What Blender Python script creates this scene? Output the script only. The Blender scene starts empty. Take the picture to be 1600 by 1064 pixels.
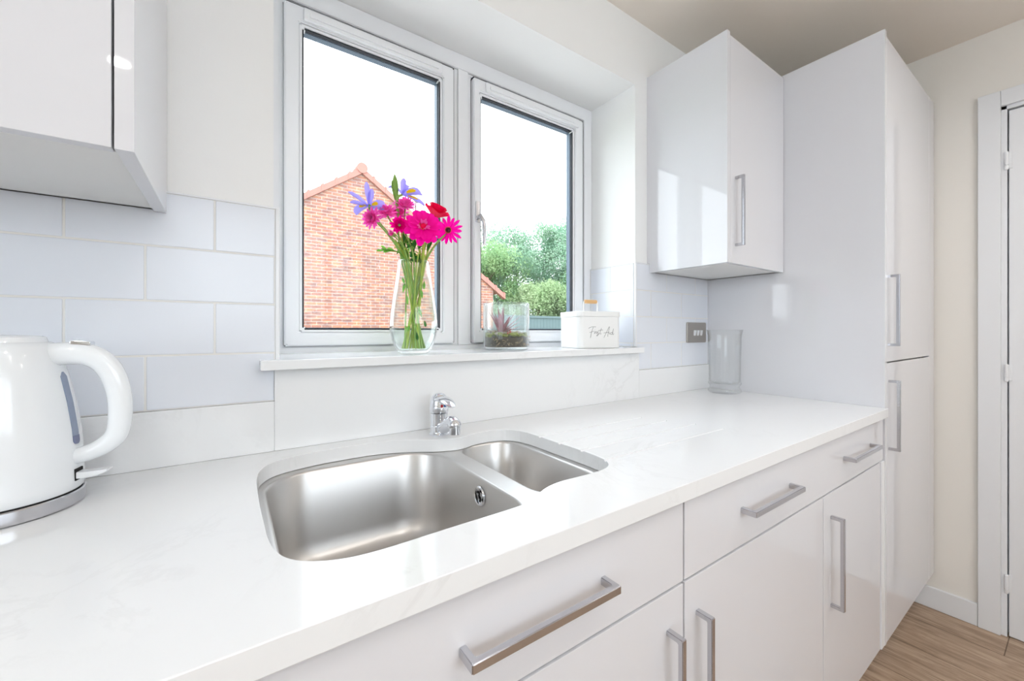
import bpy, bmesh, math, random
from mathutils import Vector, Matrix, noise
random.seed(7)
S = bpy.context.scene
COL = S.collection
# ------------------------------------------------------------ camera / light / exposure
cam_d = bpy.data.cameras.new('camera'); cam = bpy.data.objects.new('camera', cam_d); COL.objects.link(cam)
cam_d.sensor_fit = 'HORIZONTAL'; cam_d.sensor_width = 36; cam_d.lens = 633.65 * 36 / 1600
cam_d.shift_x = 0; cam_d.shift_y = -(532 - 517.75) / 1600
cam_d.clip_start = .02; cam_d.clip_end = 500
cam.location = (0, -1.0103, 1.196); cam.rotation_euler = (math.pi / 2, 0, -.6082)
S.camera = cam
S.cycles.transparent_max_bounces = 48
S.view_settings.view_transform = 'Standard'; S.view_settings.look = 'None'
S.view_settings.gamma = 1; S.view_settings.use_curve_mapping = False
S.view_settings.exposure = 0.55
W = bpy.data.worlds.new('overcast_sky'); S.world = W; W.use_nodes = True
bg = W.node_tree.nodes['Background']; bg.inputs[0].default_value = (.85, .93, 1.0, 1); bg.inputs[1].default_value = 3.8
LAMP = 2.2          # watts of every ceiling lamp
LAMP_COL = (1.0, .96, .92)

# ------------------------------------------------------------ measured planes (metres)
WT = .9422; WTB = .913           # worktop top / underside
TALL = 1.779; RW = 2.5011; CEIL = 2.3965
OX0, OX1, OZ0, OZ1 = .0776, 1.2813, 1.115, 2.1455   # window opening
FY = .236                         # inner face of the window frame
TT = 1.4581; TB = 1.0481          # tile top / bottom
DF = -.6108                       # drawer / door fronts

# ------------------------------------------------------------ materials
def srgb(c):
    return tuple((x / 12.92 if x <= .04045 else ((x + .055) / 1.055) ** 2.4) for x in c)
def hexc(h): return srgb(tuple(int(h[i:i + 2], 16) / 255 for i in (0, 2, 4)))
def mat(name, col, rough=.5, metal=0, coat=0, trans=0, ior=1.45, spec=.5, emis=None, es=0):
    m = bpy.data.materials.new(name); m.use_nodes = True
    p = m.node_tree.nodes['Principled BSDF']
    p.inputs['Base Color'].default_value = (*col, 1); p.inputs['Roughness'].default_value = rough
    p.inputs['Metallic'].default_value = metal; p.inputs['Coat Weight'].default_value = coat
    p.inputs['Coat Roughness'].default_value = .03
    p.inputs['Transmission Weight'].default_value = trans; p.inputs['IOR'].default_value = ior
    p.inputs['Specular IOR Level'].default_value = spec
    if emis: p.inputs['Emission Color'].default_value = (*emis, 1); p.inputs['Emission Strength'].default_value = es
    return m
def nd(m, t, **k):
    n = m.node_tree.nodes.new(t)
    for a, b in k.items(): setattr(n, a, b)
    return n
def lk(m, a, b): m.node_tree.links.new(a, b)
def P(m): return m.node_tree.nodes['Principled BSDF']
def coords(m, kind='Object', scale=(1, 1, 1), rot=(0, 0, 0), loc=(0, 0, 0)):
    tc = nd(m, 'ShaderNodeTexCoord'); mp = nd(m, 'ShaderNodeMapping')
    mp.inputs['Scale'].default_value = scale; mp.inputs['Rotation'].default_value = rot; mp.inputs['Location'].default_value = loc
    lk(m, tc.outputs[kind], mp.inputs[0]); return mp.outputs[0]
def ramp(m, fac, stops):
    r = nd(m, 'ShaderNodeValToRGB'); e = r.color_ramp.elements
    while len(e) < len(stops): e.new(.5)
    for i, (p, c) in enumerate(stops): e[i].position = p; e[i].color = (*c, 1)
    lk(m, fac, r.inputs[0]); return r.outputs[0]
def noisetex(m, vec, scale, detail=4, rough=.5, dist=0):
    n = nd(m, 'ShaderNodeTexNoise'); n.inputs['Scale'].default_value = scale; n.inputs['Detail'].default_value = detail
    n.inputs['Roughness'].default_value = rough; n.inputs['Distortion'].default_value = dist
    lk(m, vec, n.inputs['Vector']); return n.outputs['Fac']
def bump(m, h, strength=.1, dist=.01):
    b = nd(m, 'ShaderNodeBump'); b.inputs['Strength'].default_value = strength; b.inputs['Distance'].default_value = dist
    lk(m, h, b.inputs['Height']); lk(m, b.outputs[0], P(m).inputs['Normal'])

M = {}
M['wall'] = mat('cream_paint', (.84, .805, .75), .7); bump(M['wall'], noisetex(M['wall'], coords(M['wall']), 180), .04, .002)
M['wallwin'] = mat('white_wall_paint', (.90, .90, .89), .7); bump(M['wallwin'], noisetex(M['wallwin'], coords(M['wallwin']), 180), .04, .002)
M['ceil'] = mat('ceiling_paint', (.90, .83, .75), .8); bump(M['ceil'], noisetex(M['ceil'], coords(M['ceil']), 150), .04, .002)
M['tile'] = mat('glazed_white_tile', (.78, .81, .87), .18, spec=.5); bump(M['tile'], noisetex(M['tile'], coords(M['tile']), 7, 2), .05, .01)
M['grout'] = mat('grout', (.80, .79, .77), .8)
M['gloss'] = mat('gloss_white_acrylic', (.735, .735, .765), .025, spec=.55)
M['carcass'] = mat('white_carcass_board', (.79, .785, .77), .4)
M['upvc'] = mat('white_upvc', (.86, .87, .89), .28)
M['trimw'] = mat('white_satin_paint', (.80, .81, .83), .35)
M['gasket_and_gap_shade'] = mat('black_gasket_and_gap_shade', (.02, .022, .03), .6)
M['spacer'] = mat('grey_spacer_bar', (.10, .14, .19), .5)
M['chrome'] = mat('chrome', (.80, .82, .86), .07, metal=1)
M['satin'] = mat('satin_chrome', (.60, .60, .63), .2, metal=1)
M['nickel'] = mat('brushed_nickel', (.42, .39, .36), .35, metal=.85)
M['white'] = mat('white_plastic', (.84, .85, .87), .2)
M['kettle'] = mat('white_gloss_enamel', (.84, .865, .89), .14, coat=.4)
M['gauge'] = mat('smoked_grey_gauge', (.26, .31, .42), .12)
M['gaugedark'] = mat('gauge_water', (.18, .20, .32), .12)
M['dark'] = mat('black_gap', (.01, .01, .01), .8)
M['red'] = mat('red_mark', (.6, .01, .03), .3); M['blue'] = mat('blue_mark', (.01, .12, .5), .3)
M['tin'] = mat('white_powder_coated_tin', (.84, .845, .84), .35)
M['ink'] = mat('grey_ink', (.10, .10, .11), .5)
M['wood'] = mat('pale_wood', (.72, .44, .20), .45)
M['soil'] = mat('dark_potting_soil', (.085, .065, .045), .95)
M['moss'] = mat('moss', (.30, .33, .05), .9)
M['pebble'] = mat('pebble_stone', (.50, .42, .34), .6)
M['leaf'] = mat('green_leaf', (.10, .30, .05), .45)
M['leafdark'] = mat('dark_green_leaf', (.03, .12, .02), .5)
M['stem'] = mat('green_stem', (.26, .44, .09), .4)
M['stemy'] = mat('yellow_green_stem', (.42, .55, .08), .4)
M['magenta'] = mat('magenta_petal', (.85, .004, .30), .5, spec=.2)
M['pinkred'] = mat('pink_red_petal', (.88, .006, .13), .5, spec=.2)
M['orchid'] = mat('orchid_pink_petal', (.62, .05, .36), .5, spec=.2)
M['whitep'] = mat('white_petal', (.85, .85, .80), .5)
M['iris'] = mat('lavender_blue_petal', (.26, .22, .72), .5, spec=.2)
M['yellow'] = mat('yellow_blotch', (.9, .58, .02), .5)
M['eye'] = mat('dark_flower_eye', (.06, .01, .015), .7)
M['orange'] = mat('orange_stamen', (.8, .18, .05), .6)

# stone: soft grey veins in warm white quartz
m = mat('white_marbled_quartz', (.8, .8, .8), .1, spec=.5); M['stone'] = m
v = coords(m, 'Object')
n1 = noisetex(m, v, 5, 8, .62, 1.6)
veins = ramp(m, n1, [(.46, (0, 0, 0)), (.497, (1, 1, 1)), (.53, (0, 0, 0))])
n2 = noisetex(m, v, 3.2, 2)
msk = ramp(m, n2, [(.5, (0, 0, 0)), (.72, (1, 1, 1))])
mul = nd(m, 'ShaderNodeMath', operation='MULTIPLY'); lk(m, veins, mul.inputs[0]); lk(m, msk, mul.inputs[1])
mul2 = nd(m, 'ShaderNodeMath', operation='MULTIPLY'); lk(m, mul.outputs[0], mul2.inputs[0]); mul2.inputs[1].default_value = .28
mx = nd(m, 'ShaderNodeMix', data_type='RGBA'); lk(m, mul2.outputs[0], mx.inputs[0])
mx.inputs[6].default_value = (.84, .85, .86, 1); mx.inputs[7].default_value = (.62, .62, .62, 1)
lk(m, mx.outputs[2], P(m).inputs['Base Color'])

# brushed steel
m = mat('brushed_stainless_steel', (.62, .61, .60), .27, metal=1); M['steel'] = m
n = noisetex(m, coords(m, 'Object', (260, 260, 5)), 2, 2)
mr = nd(m, 'ShaderNodeMapRange'); lk(m, n, mr.inputs[0]); mr.inputs[3].default_value = .30; mr.inputs[4].default_value = .42
lk(m, mr.outputs[0], P(m).inputs['Roughness'])

# wood-look plank floor (planks run along Y)
m = mat('wood_look_plank_tile', (.3, .2, .14), .45); M['floor'] = m
v = coords(m, 'Object', loc=(-.82, -1.92 + .003, 0), rot=(0, 0, math.pi / 2))
v2 = coords(m, 'Object')
sep = nd(m, 'ShaderNodeSeparateXYZ'); lk(m, v2, sep.inputs[0]); cb = nd(m, 'ShaderNodeCombineXYZ')
ax = nd(m, 'ShaderNodeMath', operation='ADD'); ax.inputs[1].default_value = .82 + 12; lk(m, sep.outputs[1], ax.inputs[0])
ay = nd(m, 'ShaderNodeMath', operation='ADD'); ay.inputs[1].default_value = -1.918 + 21 * .2125; lk(m, sep.outputs[0], ay.inputs[0])
lk(m, ax.outputs[0], cb.inputs[0]); lk(m, ay.outputs[0], cb.inputs[1])
bt = nd(m, 'ShaderNodeTexBrick'); bt.inputs['Scale'].default_value = 1; bt.inputs['Brick Width'].default_value = 1.2
bt.inputs['Row Height'].default_value = .2125; bt.inputs['Mortar Size'].default_value = .0016; bt.offset = .33; bt.offset_frequency = 2
bt.inputs['Color1'].default_value = (.9, .9, .9, 1); bt.inputs['Color2'].default_value = (1.1, 1.08, 1.05, 1); bt.inputs['Mortar'].default_value = (.35, .3, .26, 1)
bt.inputs['Mortar Smooth'].default_value = 0
lk(m, cb.outputs[0], bt.inputs['Vector'])
g = noisetex(m, coords(m, 'Object', (46, 4.5, 1)), 1.0, 10, .72, .9)
gc = ramp(m, g, [(.32, (.20, .135, .09)), (.5, (.38, .27, .19)), (.68, (.54, .41, .30))])
mm = nd(m, 'ShaderNodeMix', data_type='RGBA', blend_type='MULTIPLY'); mm.inputs[0].default_value = 1
lk(m, gc, mm.inputs[6]); lk(m, bt.outputs['Color'], mm.inputs[7]); lk(m, mm.outputs[2], P(m).inputs['Base Color'])

# brick
m = mat('red_brickwork', (.4, .2, .1), .85); M['brick'] = m
v2 = coords(m, 'Object'); sep = nd(m, 'ShaderNodeSeparateXYZ'); lk(m, v2, sep.inputs[0]); cb = nd(m, 'ShaderNodeCombineXYZ')
sm = nd(m, 'ShaderNodeMath', operation='ADD'); lk(m, sep.outputs[0], sm.inputs[0]); lk(m, sep.outputs[1], sm.inputs[1])
lk(m, sm.outputs[0], cb.inputs[0]); lk(m, sep.outputs[2], cb.inputs[1])
bt = nd(m, 'ShaderNodeTexBrick'); bt.inputs['Scale'].default_value = 1; bt.inputs['Brick Width'].default_value = .225
bt.inputs['Row Height'].default_value = .075; bt.inputs['Mortar Size'].default_value = .007; bt.inputs['Mortar Smooth'].default_value = .2
bt.inputs['Bias'].default_value = -.1
bt.inputs['Color1'].default_value = (.32, .135, .09, 1); bt.inputs['Color2'].default_value = (.20, .11, .09, 1); bt.inputs['Mortar'].default_value = (.33, .28, .25, 1)
lk(m, cb.outputs[0], bt.inputs['Vector'])
n = noisetex(m, coords(m, 'Object', (4.4, 4.4, 13.3)), 1, 1)
o2 = ramp(m, n, [(.35, (.8, .8, .85)), (.5, (1, 1, 1)), (.68, (1.3, 1.25, 1.0))])
mm = nd(m, 'ShaderNodeMix', data_type='RGBA', blend_type='MULTIPLY'); mm.inputs[0].default_value = 1
lk(m, bt.outputs['Color'], mm.inputs[6]); lk(m, o2, mm.inputs[7]); lk(m, mm.outputs[2], P(m).inputs['Base Color'])
M['rooftile'] = mat('clay_roof_tile', (.33, .16, .125), .85)
M['verge'] = mat('red_brown_verge_tile', (.33, .15, .12), .85)
M['grass'] = mat('lawn_grass', (.08, .17, .04), .95)
M['fence'] = mat('blue_green_fence_paint', (.10, .14, .145), .8)
M['bark'] = mat('tree_bark', (.12, .09, .06), .9)
def leafmat(name, a, b):
    m = mat(name, a, .6, spec=.2); oi = nd(m, 'ShaderNodeTexNoise'); oi.inputs['Scale'].default_value = 1.3
    lk(m, coords(m), oi.inputs['Vector']); c = ramp(m, oi.outputs['Fac'], [(.35, a), (.65, b)])
    lk(m, c, P(m).inputs['Base Color']); return m
M['tree1'] = leafmat('pale_green_foliage', (.14, .24, .09), (.22, .32, .12))
M['tree2'] = leafmat('blue_green_foliage', (.12, .22, .12), (.20, .30, .17))
M['tree3'] = leafmat('yellow_green_foliage', (.20, .27, .09), (.28, .35, .13))
# thin clear glass and still water: transparent sheet + mirror growing towards the edges
def thin(name, tint, f0, power, edge=1.0, rough=0, milk=0):
    m = bpy.data.materials.new(name); m.use_nodes = True; nt = m.node_tree
    for n in list(nt.nodes): nt.nodes.remove(n)
    out = nt.nodes.new('ShaderNodeOutputMaterial'); tr = nt.nodes.new('ShaderNodeBsdfTransparent'); gl = nt.nodes.new('ShaderNodeBsdfGlossy')
    tr.inputs[0].default_value = (*tint, 1); gl.inputs['Roughness'].default_value = rough
    lw = nt.nodes.new('ShaderNodeLayerWeight'); lw.inputs[0].default_value = .5
    pw = nt.nodes.new('ShaderNodeMath'); pw.operation = 'POWER'; pw.inputs[1].default_value = power; nt.links.new(lw.outputs['Facing'], pw.inputs[0])
    fr = nt.nodes.new('ShaderNodeMapRange'); fr.inputs[3].default_value = f0; fr.inputs[4].default_value = edge; nt.links.new(pw.outputs[0], fr.inputs[0])
    mxs = nt.nodes.new('ShaderNodeMixShader'); nt.links.new(fr.outputs[0], mxs.inputs[0]); nt.links.new(tr.outputs[0], mxs.inputs[1]); nt.links.new(gl.outputs[0], mxs.inputs[2])
    if milk:
        df = nt.nodes.new('ShaderNodeBsdfTranslucent'); df.inputs[0].default_value = (.9, .95, .97, 1); m2 = nt.nodes.new('ShaderNodeMixShader'); m2.inputs[0].default_value = milk
        nt.links.new(mxs.outputs[0], m2.inputs[1]); nt.links.new(df.outputs[0], m2.inputs[2]); mxs = m2
    nt.links.new(mxs.outputs[0], out.inputs[0]); return m
M['pane'] = thin('window_glass', (1, 1, 1), .012, 5)
M['glass'] = thin('clear_glass', (.994, .998, .997), .03, 2.6, .9)
M['glassg'] = thin('greenish_recycled_glass', (.965, .99, .985), .04, 2.2, .85, 0, .07)
M['water'] = thin('water', (.96, .995, .975), .02, 4, .7)
def petalmat(name, col, k=.45):
    m = bpy.data.materials.new(name); m.use_nodes = True; nt = m.node_tree
    p = nt.nodes['Principled BSDF']; p.inputs['Base Color'].default_value = (*col, 1); p.inputs['Roughness'].default_value = .5; p.inputs['Specular IOR Level'].default_value = .15
    t = nt.nodes.new('ShaderNodeBsdfTranslucent'); t.inputs[0].default_value = (*col, 1); mx_ = nt.nodes.new('ShaderNodeMixShader'); mx_.inputs[0].default_value = k
    nt.links.new(p.outputs[0], mx_.inputs[1]); nt.links.new(t.outputs[0], mx_.inputs[2]); nt.links.new(mx_.outputs[0], nt.nodes['Material Output'].inputs[0]); return m
M['magenta'] = petalmat('magenta_petal', (1.0, .001, .40), .3); M['pinkred'] = petalmat('pink_red_petal', (1.0, .004, .10), .35)
M['orchid'] = petalmat('orchid_pink_petal', (1.0, .15, .62)); M['whitep'] = petalmat('white_petal', (.9, .9, .86)); M['iris'] = petalmat('lavender_blue_petal', (.40, .34, .90))
M['yellow'] = petalmat('yellow_blotch', (1, .66, .02), .3); M['leaf'] = petalmat('green_leaf', (.20, .46, .08)); M['leafdark'] = petalmat('dark_green_leaf', (.04, .17, .03), .3)
for k_, c0, c1 in (('tree1', (.24, .40, .20), (.36, .50, .26)), ('tree2', (.22, .38, .26), (.34, .48, .34)), ('tree3', (.28, .40, .20), (.38, .48, .28))):
    m = petalmat(M[k_].name, c0, .4); n_ = noisetex(m, coords(m), 1.3, 2); c_ = ramp(m, n_, [(.35, c0), (.65, c1)])
    lk(m, c_, P(m).inputs['Base Color']); lk(m, c_, m.node_tree.nodes['Translucent BSDF'].inputs[0]); M[k_] = m
M['lens'] = mat('lamp_lens', (.9, .9, .9), .4, emis=LAMP_COL, es=14)

# ------------------------------------------------------------ geometry helpers
def B(): return bmesh.new()
def box(bm, x0, x1, y0, y1, z0, z1, bev=0, seg=2):
    t = bmesh.new(); r = bmesh.ops.create_cube(t, size=1)
    for v in t.verts: v.co = Vector(((x0 + x1) / 2 + v.co.x * (x1 - x0), (y0 + y1) / 2 + v.co.y * (y1 - y0), (z0 + z1) / 2 + v.co.z * (z1 - z0)))
    if bev: bmesh.ops.bevel(t, geom=t.edges[:], offset=bev, segments=seg, profile=.5, affect='EDGES')
    merge(bm, t)
def merge(bm, t, mtx=None):
    if mtx: bmesh.ops.transform(t, matrix=mtx, verts=t.verts)
    me = bpy.data.meshes.new('tmp'); t.to_mesh(me); t.free(); bm.from_mesh(me); bpy.data.meshes.remove(me)
def lathe(bm, prof, c=(0, 0, 0), seg=48, mtx=None, closed=False):
    t = bmesh.new(); rings = []
    for r, z in prof:
        if r < 1e-6: rings.append([t.verts.new((0, 0, z))])
        else: rings.append([t.verts.new((r * math.cos(2 * math.pi * i / seg), r * math.sin(2 * math.pi * i / seg), z)) for i in range(seg)])
    pr = list(zip(rings[:-1], rings[1:]))
    if closed: pr.append((rings[-1], rings[0]))
    for a, b in pr:
        for i in range(seg):
            j = (i + 1) % seg
            if len(a) == 1 and len(b) == 1: continue
            if len(a) == 1: t.faces.new((a[0], b[j], b[i]))
            elif len(b) == 1: t.faces.new((a[i], a[j], b[0]))
            else: t.faces.new((a[i], a[j], b[j], b[i]))
    bmesh.ops.recalc_face_normals(t, faces=t.faces)
    merge(bm, t, (Matrix.Translation(c) @ mtx) if mtx else Matrix.Translation(c))
def catmull(pts, n=6, closed=False):
    pts = [Vector(p) for p in pts]; out = []; N = len(pts)
    rng = range(N) if closed else range(N - 1)
    for i in rng:
        if closed: p0, p1, p2, p3 = pts[i - 1], pts[i], pts[(i + 1) % N], pts[(i + 2) % N]
        else: p0, p1, p2, p3 = pts[max(i - 1, 0)], pts[i], pts[i + 1], pts[min(i + 2, N - 1)]
        for k in range(n):
            t = k / n
            out.append(.5 * ((2 * p1) + (-p0 + p2) * t + (2 * p0 - 5 * p1 + 4 * p2 - p3) * t * t + (-p0 + 3 * p1 - 3 * p2 + p3) * t ** 3))
    if not closed: out.append(pts[-1])
    return out
def tube(bm, pts, r, seg=10, squash=1.0, caps=True):
    pts = [Vector(p) for p in pts]; n = len(pts); R = r if isinstance(r, (list, tuple)) else [r] * n
    if len(R) != n: R = [R[0] + (R[-1] - R[0]) * i / (n - 1) for i in range(n)] if len(R) == 2 else [R[min(int(i / (n - 1) * (len(R) - 1)), len(R) - 2)] * (1 - ((i / (n - 1) * (len(R) - 1)) - min(int(i / (n - 1) * (len(R) - 1)), len(R) - 2))) + R[min(int(i / (n - 1) * (len(R) - 1)), len(R) - 2) + 1] * ((i / (n - 1) * (len(R) - 1)) - min(int(i / (n - 1) * (len(R) - 1)), len(R) - 2)) for i in range(n)]
    d0 = (pts[1] - pts[0]).normalized(); up = Vector((0, 0, 1)) if abs(d0.z) < .9 else Vector((0, 1, 0))
    nrm = (up - d0 * up.dot(d0)).normalized(); rings = []
    for i, p in enumerate(pts):
        d = (pts[min(i + 1, n - 1)] - pts[max(i - 1, 0)]).normalized()
        nrm = (nrm - d * nrm.dot(d)).normalized(); bn = d.cross(nrm)
        rings.append([bm.verts.new(p + (nrm * math.cos(a) + bn * math.sin(a) * squash) * R[i]) for a in [2 * math.pi * k / seg for k in range(seg)]])
    for a, b in zip(rings[:-1], rings[1:]):
        for i in range(seg): bm.faces.new((a[i], a[(i + 1) % seg], b[(i + 1) % seg], b[i]))
    if caps: bm.faces.new(rings[0][::-1]); bm.faces.new(rings[-1])
def sphere(bm, c, r, sc=(1, 1, 1), sub=2, jitter=0):
    t = bmesh.new(); bmesh.ops.create_icosphere(t, subdivisions=sub, radius=1)
    for v in t.verts:
        k = 1 + (jitter * noise.noise(v.co * 1.7 + Vector(c) * 37) if jitter else 0)
        v.co = Vector((v.co.x * sc[0] * r * k, v.co.y * sc[1] * r * k, v.co.z * sc[2] * r * k)) + Vector(c)
    merge(bm, t)
def plate(outline, holes, z0, z1, bev=0):
    cu = bpy.data.curves.new('c', 'CURVE'); cu.dimensions = '2D'; cu.fill_mode = 'BOTH'
    for L in [outline] + holes:
        sp = cu.splines.new('POLY'); sp.points.add(len(L) - 1); sp.use_cyclic_u = True
        for i, p in enumerate(L): sp.points[i].co = (p[0], p[1], 0, 1)
    cu.extrude = (z1 - z0) / 2 - bev; cu.bevel_depth = bev; cu.bevel_resolution = 1; cu.offset = -bev
    o = bpy.data.objects.new('c', cu); COL.objects.link(o); bpy.context.view_layer.update()
    me = bpy.data.meshes.new_from_object(o.evaluated_get(bpy.context.evaluated_depsgraph_get()))
    t = bmesh.new(); t.from_mesh(me); bmesh.ops.remove_doubles(t, verts=t.verts, dist=1e-6)
    bmesh.ops.translate(t, verts=t.verts, vec=(0, 0, (z0 + z1) / 2))
    bpy.data.objects.remove(o); bpy.data.curves.remove(cu); bpy.data.meshes.remove(me); return t
def rrect(x0, x1, y0, y1, r, n=8):
    out = []
    for cx, cy, a0 in ((x1 - r, y1 - r, 0), (x0 + r, y1 - r, 90), (x0 + r, y0 + r, 180), (x1 - r, y0 + r, 270)):
        for k in range(n + 1):
            a = math.radians(a0 + 90 * k / n); out.append((cx + r * math.cos(a), cy + r * math.sin(a)))
    return out
def loft(bm, rings, cap0=False, cap1=False):
    R = [[bm.verts.new(p) for p in ring] for ring in rings]; n = len(R[0])
    for a, b in zip(R[:-1], R[1:]):
        for i in range(n): bm.faces.new((a[i], a[(i + 1) % n], b[(i + 1) % n], b[i]))
    if cap0: bm.faces.new(R[0][::-1])
    if cap1: bm.faces.new(R[-1])

def wloc(o):
    v = Vector((0, 0, 0))
    while o: v = v + o.location; o = o.parent
    return v
def obj(name, bm, m, parent=None, smooth=35, origin=None):
    me = bpy.data.meshes.new(name)
    if parent is None and origin is None:
        xs = [v.co for v in bm.verts]
        origin = Vector(((min(c.x for c in xs) + max(c.x for c in xs)) / 2, (min(c.y for c in xs) + max(c.y for c in xs)) / 2, min(c.z for c in xs)))
    off = wloc(parent) if parent else Vector(origin)
    bmesh.ops.translate(bm, verts=bm.verts, vec=-off)
    bmesh.ops.recalc_face_normals(bm, faces=bm.faces)
    bm.to_mesh(me); bm.free()
    if smooth:
        me.shade_smooth(); me.set_sharp_from_angle(angle=math.radians(smooth))
    for mm in (m if isinstance(m, (list, tuple)) else [m]): me.materials.append(M[mm] if isinstance(mm, str) else mm)
    o = bpy.data.objects.new(name, me); COL.objects.link(o)
    if smooth == 35:
        wn = o.modifiers.new('weighted_normal', 'WEIGHTED_NORMAL'); wn.mode = 'FACE_AREA'; wn.weight = 100; wn.keep_sharp = True
    if parent: o.parent = parent
    else: o.location = off
    return o
def tag(o, label=None, cat=None, group=None, kind=None):
    if label: o['label'] = label
    if cat: o['category'] = cat
    if group: o['group'] = group
    if kind: o['kind'] = kind
    return o
def thing(name, loc, label, cat, group=None, kind=None):
    o = bpy.data.objects.new(name, None); o.empty_display_size = .05; COL.objects.link(o); o.location = loc
    return tag(o, label, cat, group, kind)
def struct(name, bm, m, label=None, cat=None, **k):
    return tag(obj(name, bm, m, None, origin=(0, 0, 0), **k), label, cat, None, 'structure')
def strip_box(bm, x0, x1, y0, y1, z0, z1): box(bm, x0, x1, y0, y1, z0, z1)

# ------------------------------------------------------------ room shell
LX = -2.3; BY = -2.75; WTH = .33
b = B(); box(b, LX, RW + .1, BY - .1, .0, -.1, 0); struct('floor', b, 'floor', 'brown wood-look plank tile floor', 'floor')
b = B(); box(b, LX - .1, RW + .1, BY - .1, WTH, CEIL, CEIL + .1); struct('ceiling', b, 'ceil', 'plain matt ceiling above the kitchen units', 'ceiling')
b = B()
box(b, LX - .1, OX0, 0, WTH, -.1, CEIL); box(b, OX1, RW + .1, 0, WTH, -.1, CEIL)
box(b, OX0, OX1, 0, WTH, -.1, OZ0); box(b, OX0, OX1, 0, WTH, OZ1, CEIL)
struct('wall_window', b, 'wallwin', 'white painted wall around the kitchen window', 'wall')
# right wall with the door opening
DY0, DY1, DZ = -.8156, -1.60, 2.063
b = B(); box(b, RW, RW + .12, DY0 + .012, 0, 0, CEIL); box(b, RW, RW + .12, BY, DY1 - .012, 0, CEIL); box(b, RW, RW + .12, DY1 - .012, DY0 + .012, DZ + .012, CEIL)
struct('wall_right', b, 'wall', 'cream painted wall beside the tall larder unit', 'wall')
BX0, BX1, BZ0, BZ1 = -.40, 1.40, 1.25, 2.2
b = B(); box(b, LX, BX0, BY - .1, BY, 0, CEIL); box(b, BX1, RW, BY - .1, BY, 0, CEIL); box(b, BX0, BX1, BY - .1, BY, 0, BZ0); box(b, BX0, BX1, BY - .1, BY, BZ1, CEIL); struct('wall_back', b, 'wall', 'cream painted wall opposite the sink', 'wall')
PY0, PY1, PS, PZ = -2.45, -.85, .95, 2.12
b = B(); box(b, LX - .1, LX, BY, PY0, 0, CEIL); box(b, LX - .1, LX, PY1, 0, 0, CEIL); box(b, LX - .1, LX, PY0, PY1, PZ, CEIL); box(b, LX - .1, LX, PY0, PY1, 0, PS)
struct('wall_left', b, 'wall', 'cream painted wall at the left end of the kitchen', 'wall')
# unseen side window, added to light the room from the left
w2 = thing('added_window_2', (LX, (PY0 + PY1) / 2, PS), 'added white two-light window, unseen, lighting the kitchen from its left end', 'window', kind='structure')
b = B()
for y in (PY0, (PY0 + PY1) / 2 - .035, PY1 - .07): box(b, LX - .08, LX - .02, y, y + .07, PS, PZ, .004)
box(b, LX - .08, LX - .02, PY0, PY1, PZ - .07, PZ, .004); box(b, LX - .08, LX - .02, PY0, PY1, PS, PS + .07, .004)
obj('window_frame', b, 'upvc', w2)
b = B(); box(b, LX - .053, LX - .049, PY0 + .03, PY1 - .03, PS + .04, PZ - .04); obj('pane', b, 'pane', w2)

w3 = thing('added_window_3', ((BX0 + BX1) / 2, BY, BZ0), 'added white three-light window, unseen, lighting the room from opposite the sink', 'window', kind='structure')  # unseen window added behind the camera as fill light
b = B()
for x in (BX0, BX0 + .58, BX0 + 1.16, BX1 - .06): box(b, x, x + .06, BY - .08, BY - .02, BZ0, BZ1, .004)
box(b, BX0, BX1, BY - .08, BY - .02, BZ1 - .06, BZ1, .004); box(b, BX0, BX1, BY - .08, BY - .02, BZ0, BZ0 + .06, .004)
obj('window_frame', b, 'upvc', w3)
b = B(); box(b, BX0 + .03, BX1 - .03, BY - .053, BY - .049, BZ0 + .03, BZ1 - .03); obj('pane', b, 'pane', w3)
# baseboards
b = B(); box(b, RW - .015, RW, -.7401, -.50, 0, .0904, .003); struct('baseboard_right', b, 'trimw', 'white skirting board between tall unit and door trim', 'skirting')
b = B(); box(b, LX, RW, BY, BY + .015, 0, .0904, .003); struct('baseboard_back', b, 'trimw', 'white skirting board opposite the sink', 'skirting')

# ------------------------------------------------------------ door in the right wall
dr = thing('door_1', (RW, -1.2, 0), 'white hinged door in the right-hand wall', 'door', kind='structure')
b = B(); X0 = RW - .018
box(b, X0, RW, -.80, -.7401, 0, 2.1414, .003); box(b, X0, RW, DY1 - .075, DY1 - .015, 0, 2.1414, .003)
box(b, X0, RW, DY1 - .015, -.80, 2.08, 2.1414, .003); obj('architrave', b, 'trimw', dr)
b = B(); box(b, RW - .004, RW + .11, -.8156 + .0005, -.80, 0, 2.08, .001); box(b, RW - .004, RW + .11, DY1 - .015, DY1 - .003, 0, 2.08); box(b, RW + .045, RW + .11, -.84, -.80, 0, 2.08); box(b, RW + .045, RW + .11, DY1 - .015, DY1 + .025, 0, 2.08); box(b, RW + .045, RW + .11, DY1, -.81, 2.03, 2.08)
box(b, RW - .004, RW + .11, DY1 - .0125, -.80, 2.066, 2.08, .001); obj('door_lining', b, 'trimw', dr)
b = B(); box(b, RW + .002, RW + .042, DY1, DY0 - .0035, .003, DZ - .003, .002); obj('door_panel', b, 'trimw', dr)
for z0, z1 in ((1.8269, 1.8996), (.9975, 1.0676), (.1697, .2448)):
    b = B(); yc = -.8135
    lathe(b, [(0, z0), (.004, z0 + .001), (.0062, z0 + .005), (.0062, z0 + .018), (.0045, z0 + .0185), (.0045, z0 + .0205), (.0062, z0 + .021), (.0062, z1 - .003), (.004, z1), (0, z1)], (RW - .006, yc, 0), 16)
    box(b, RW - .003, RW + .0015, yc - .014, yc + .012, z0 + .006, z1 - .002, .0006)
    obj('hinge', b, 'trimw', dr)
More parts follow.
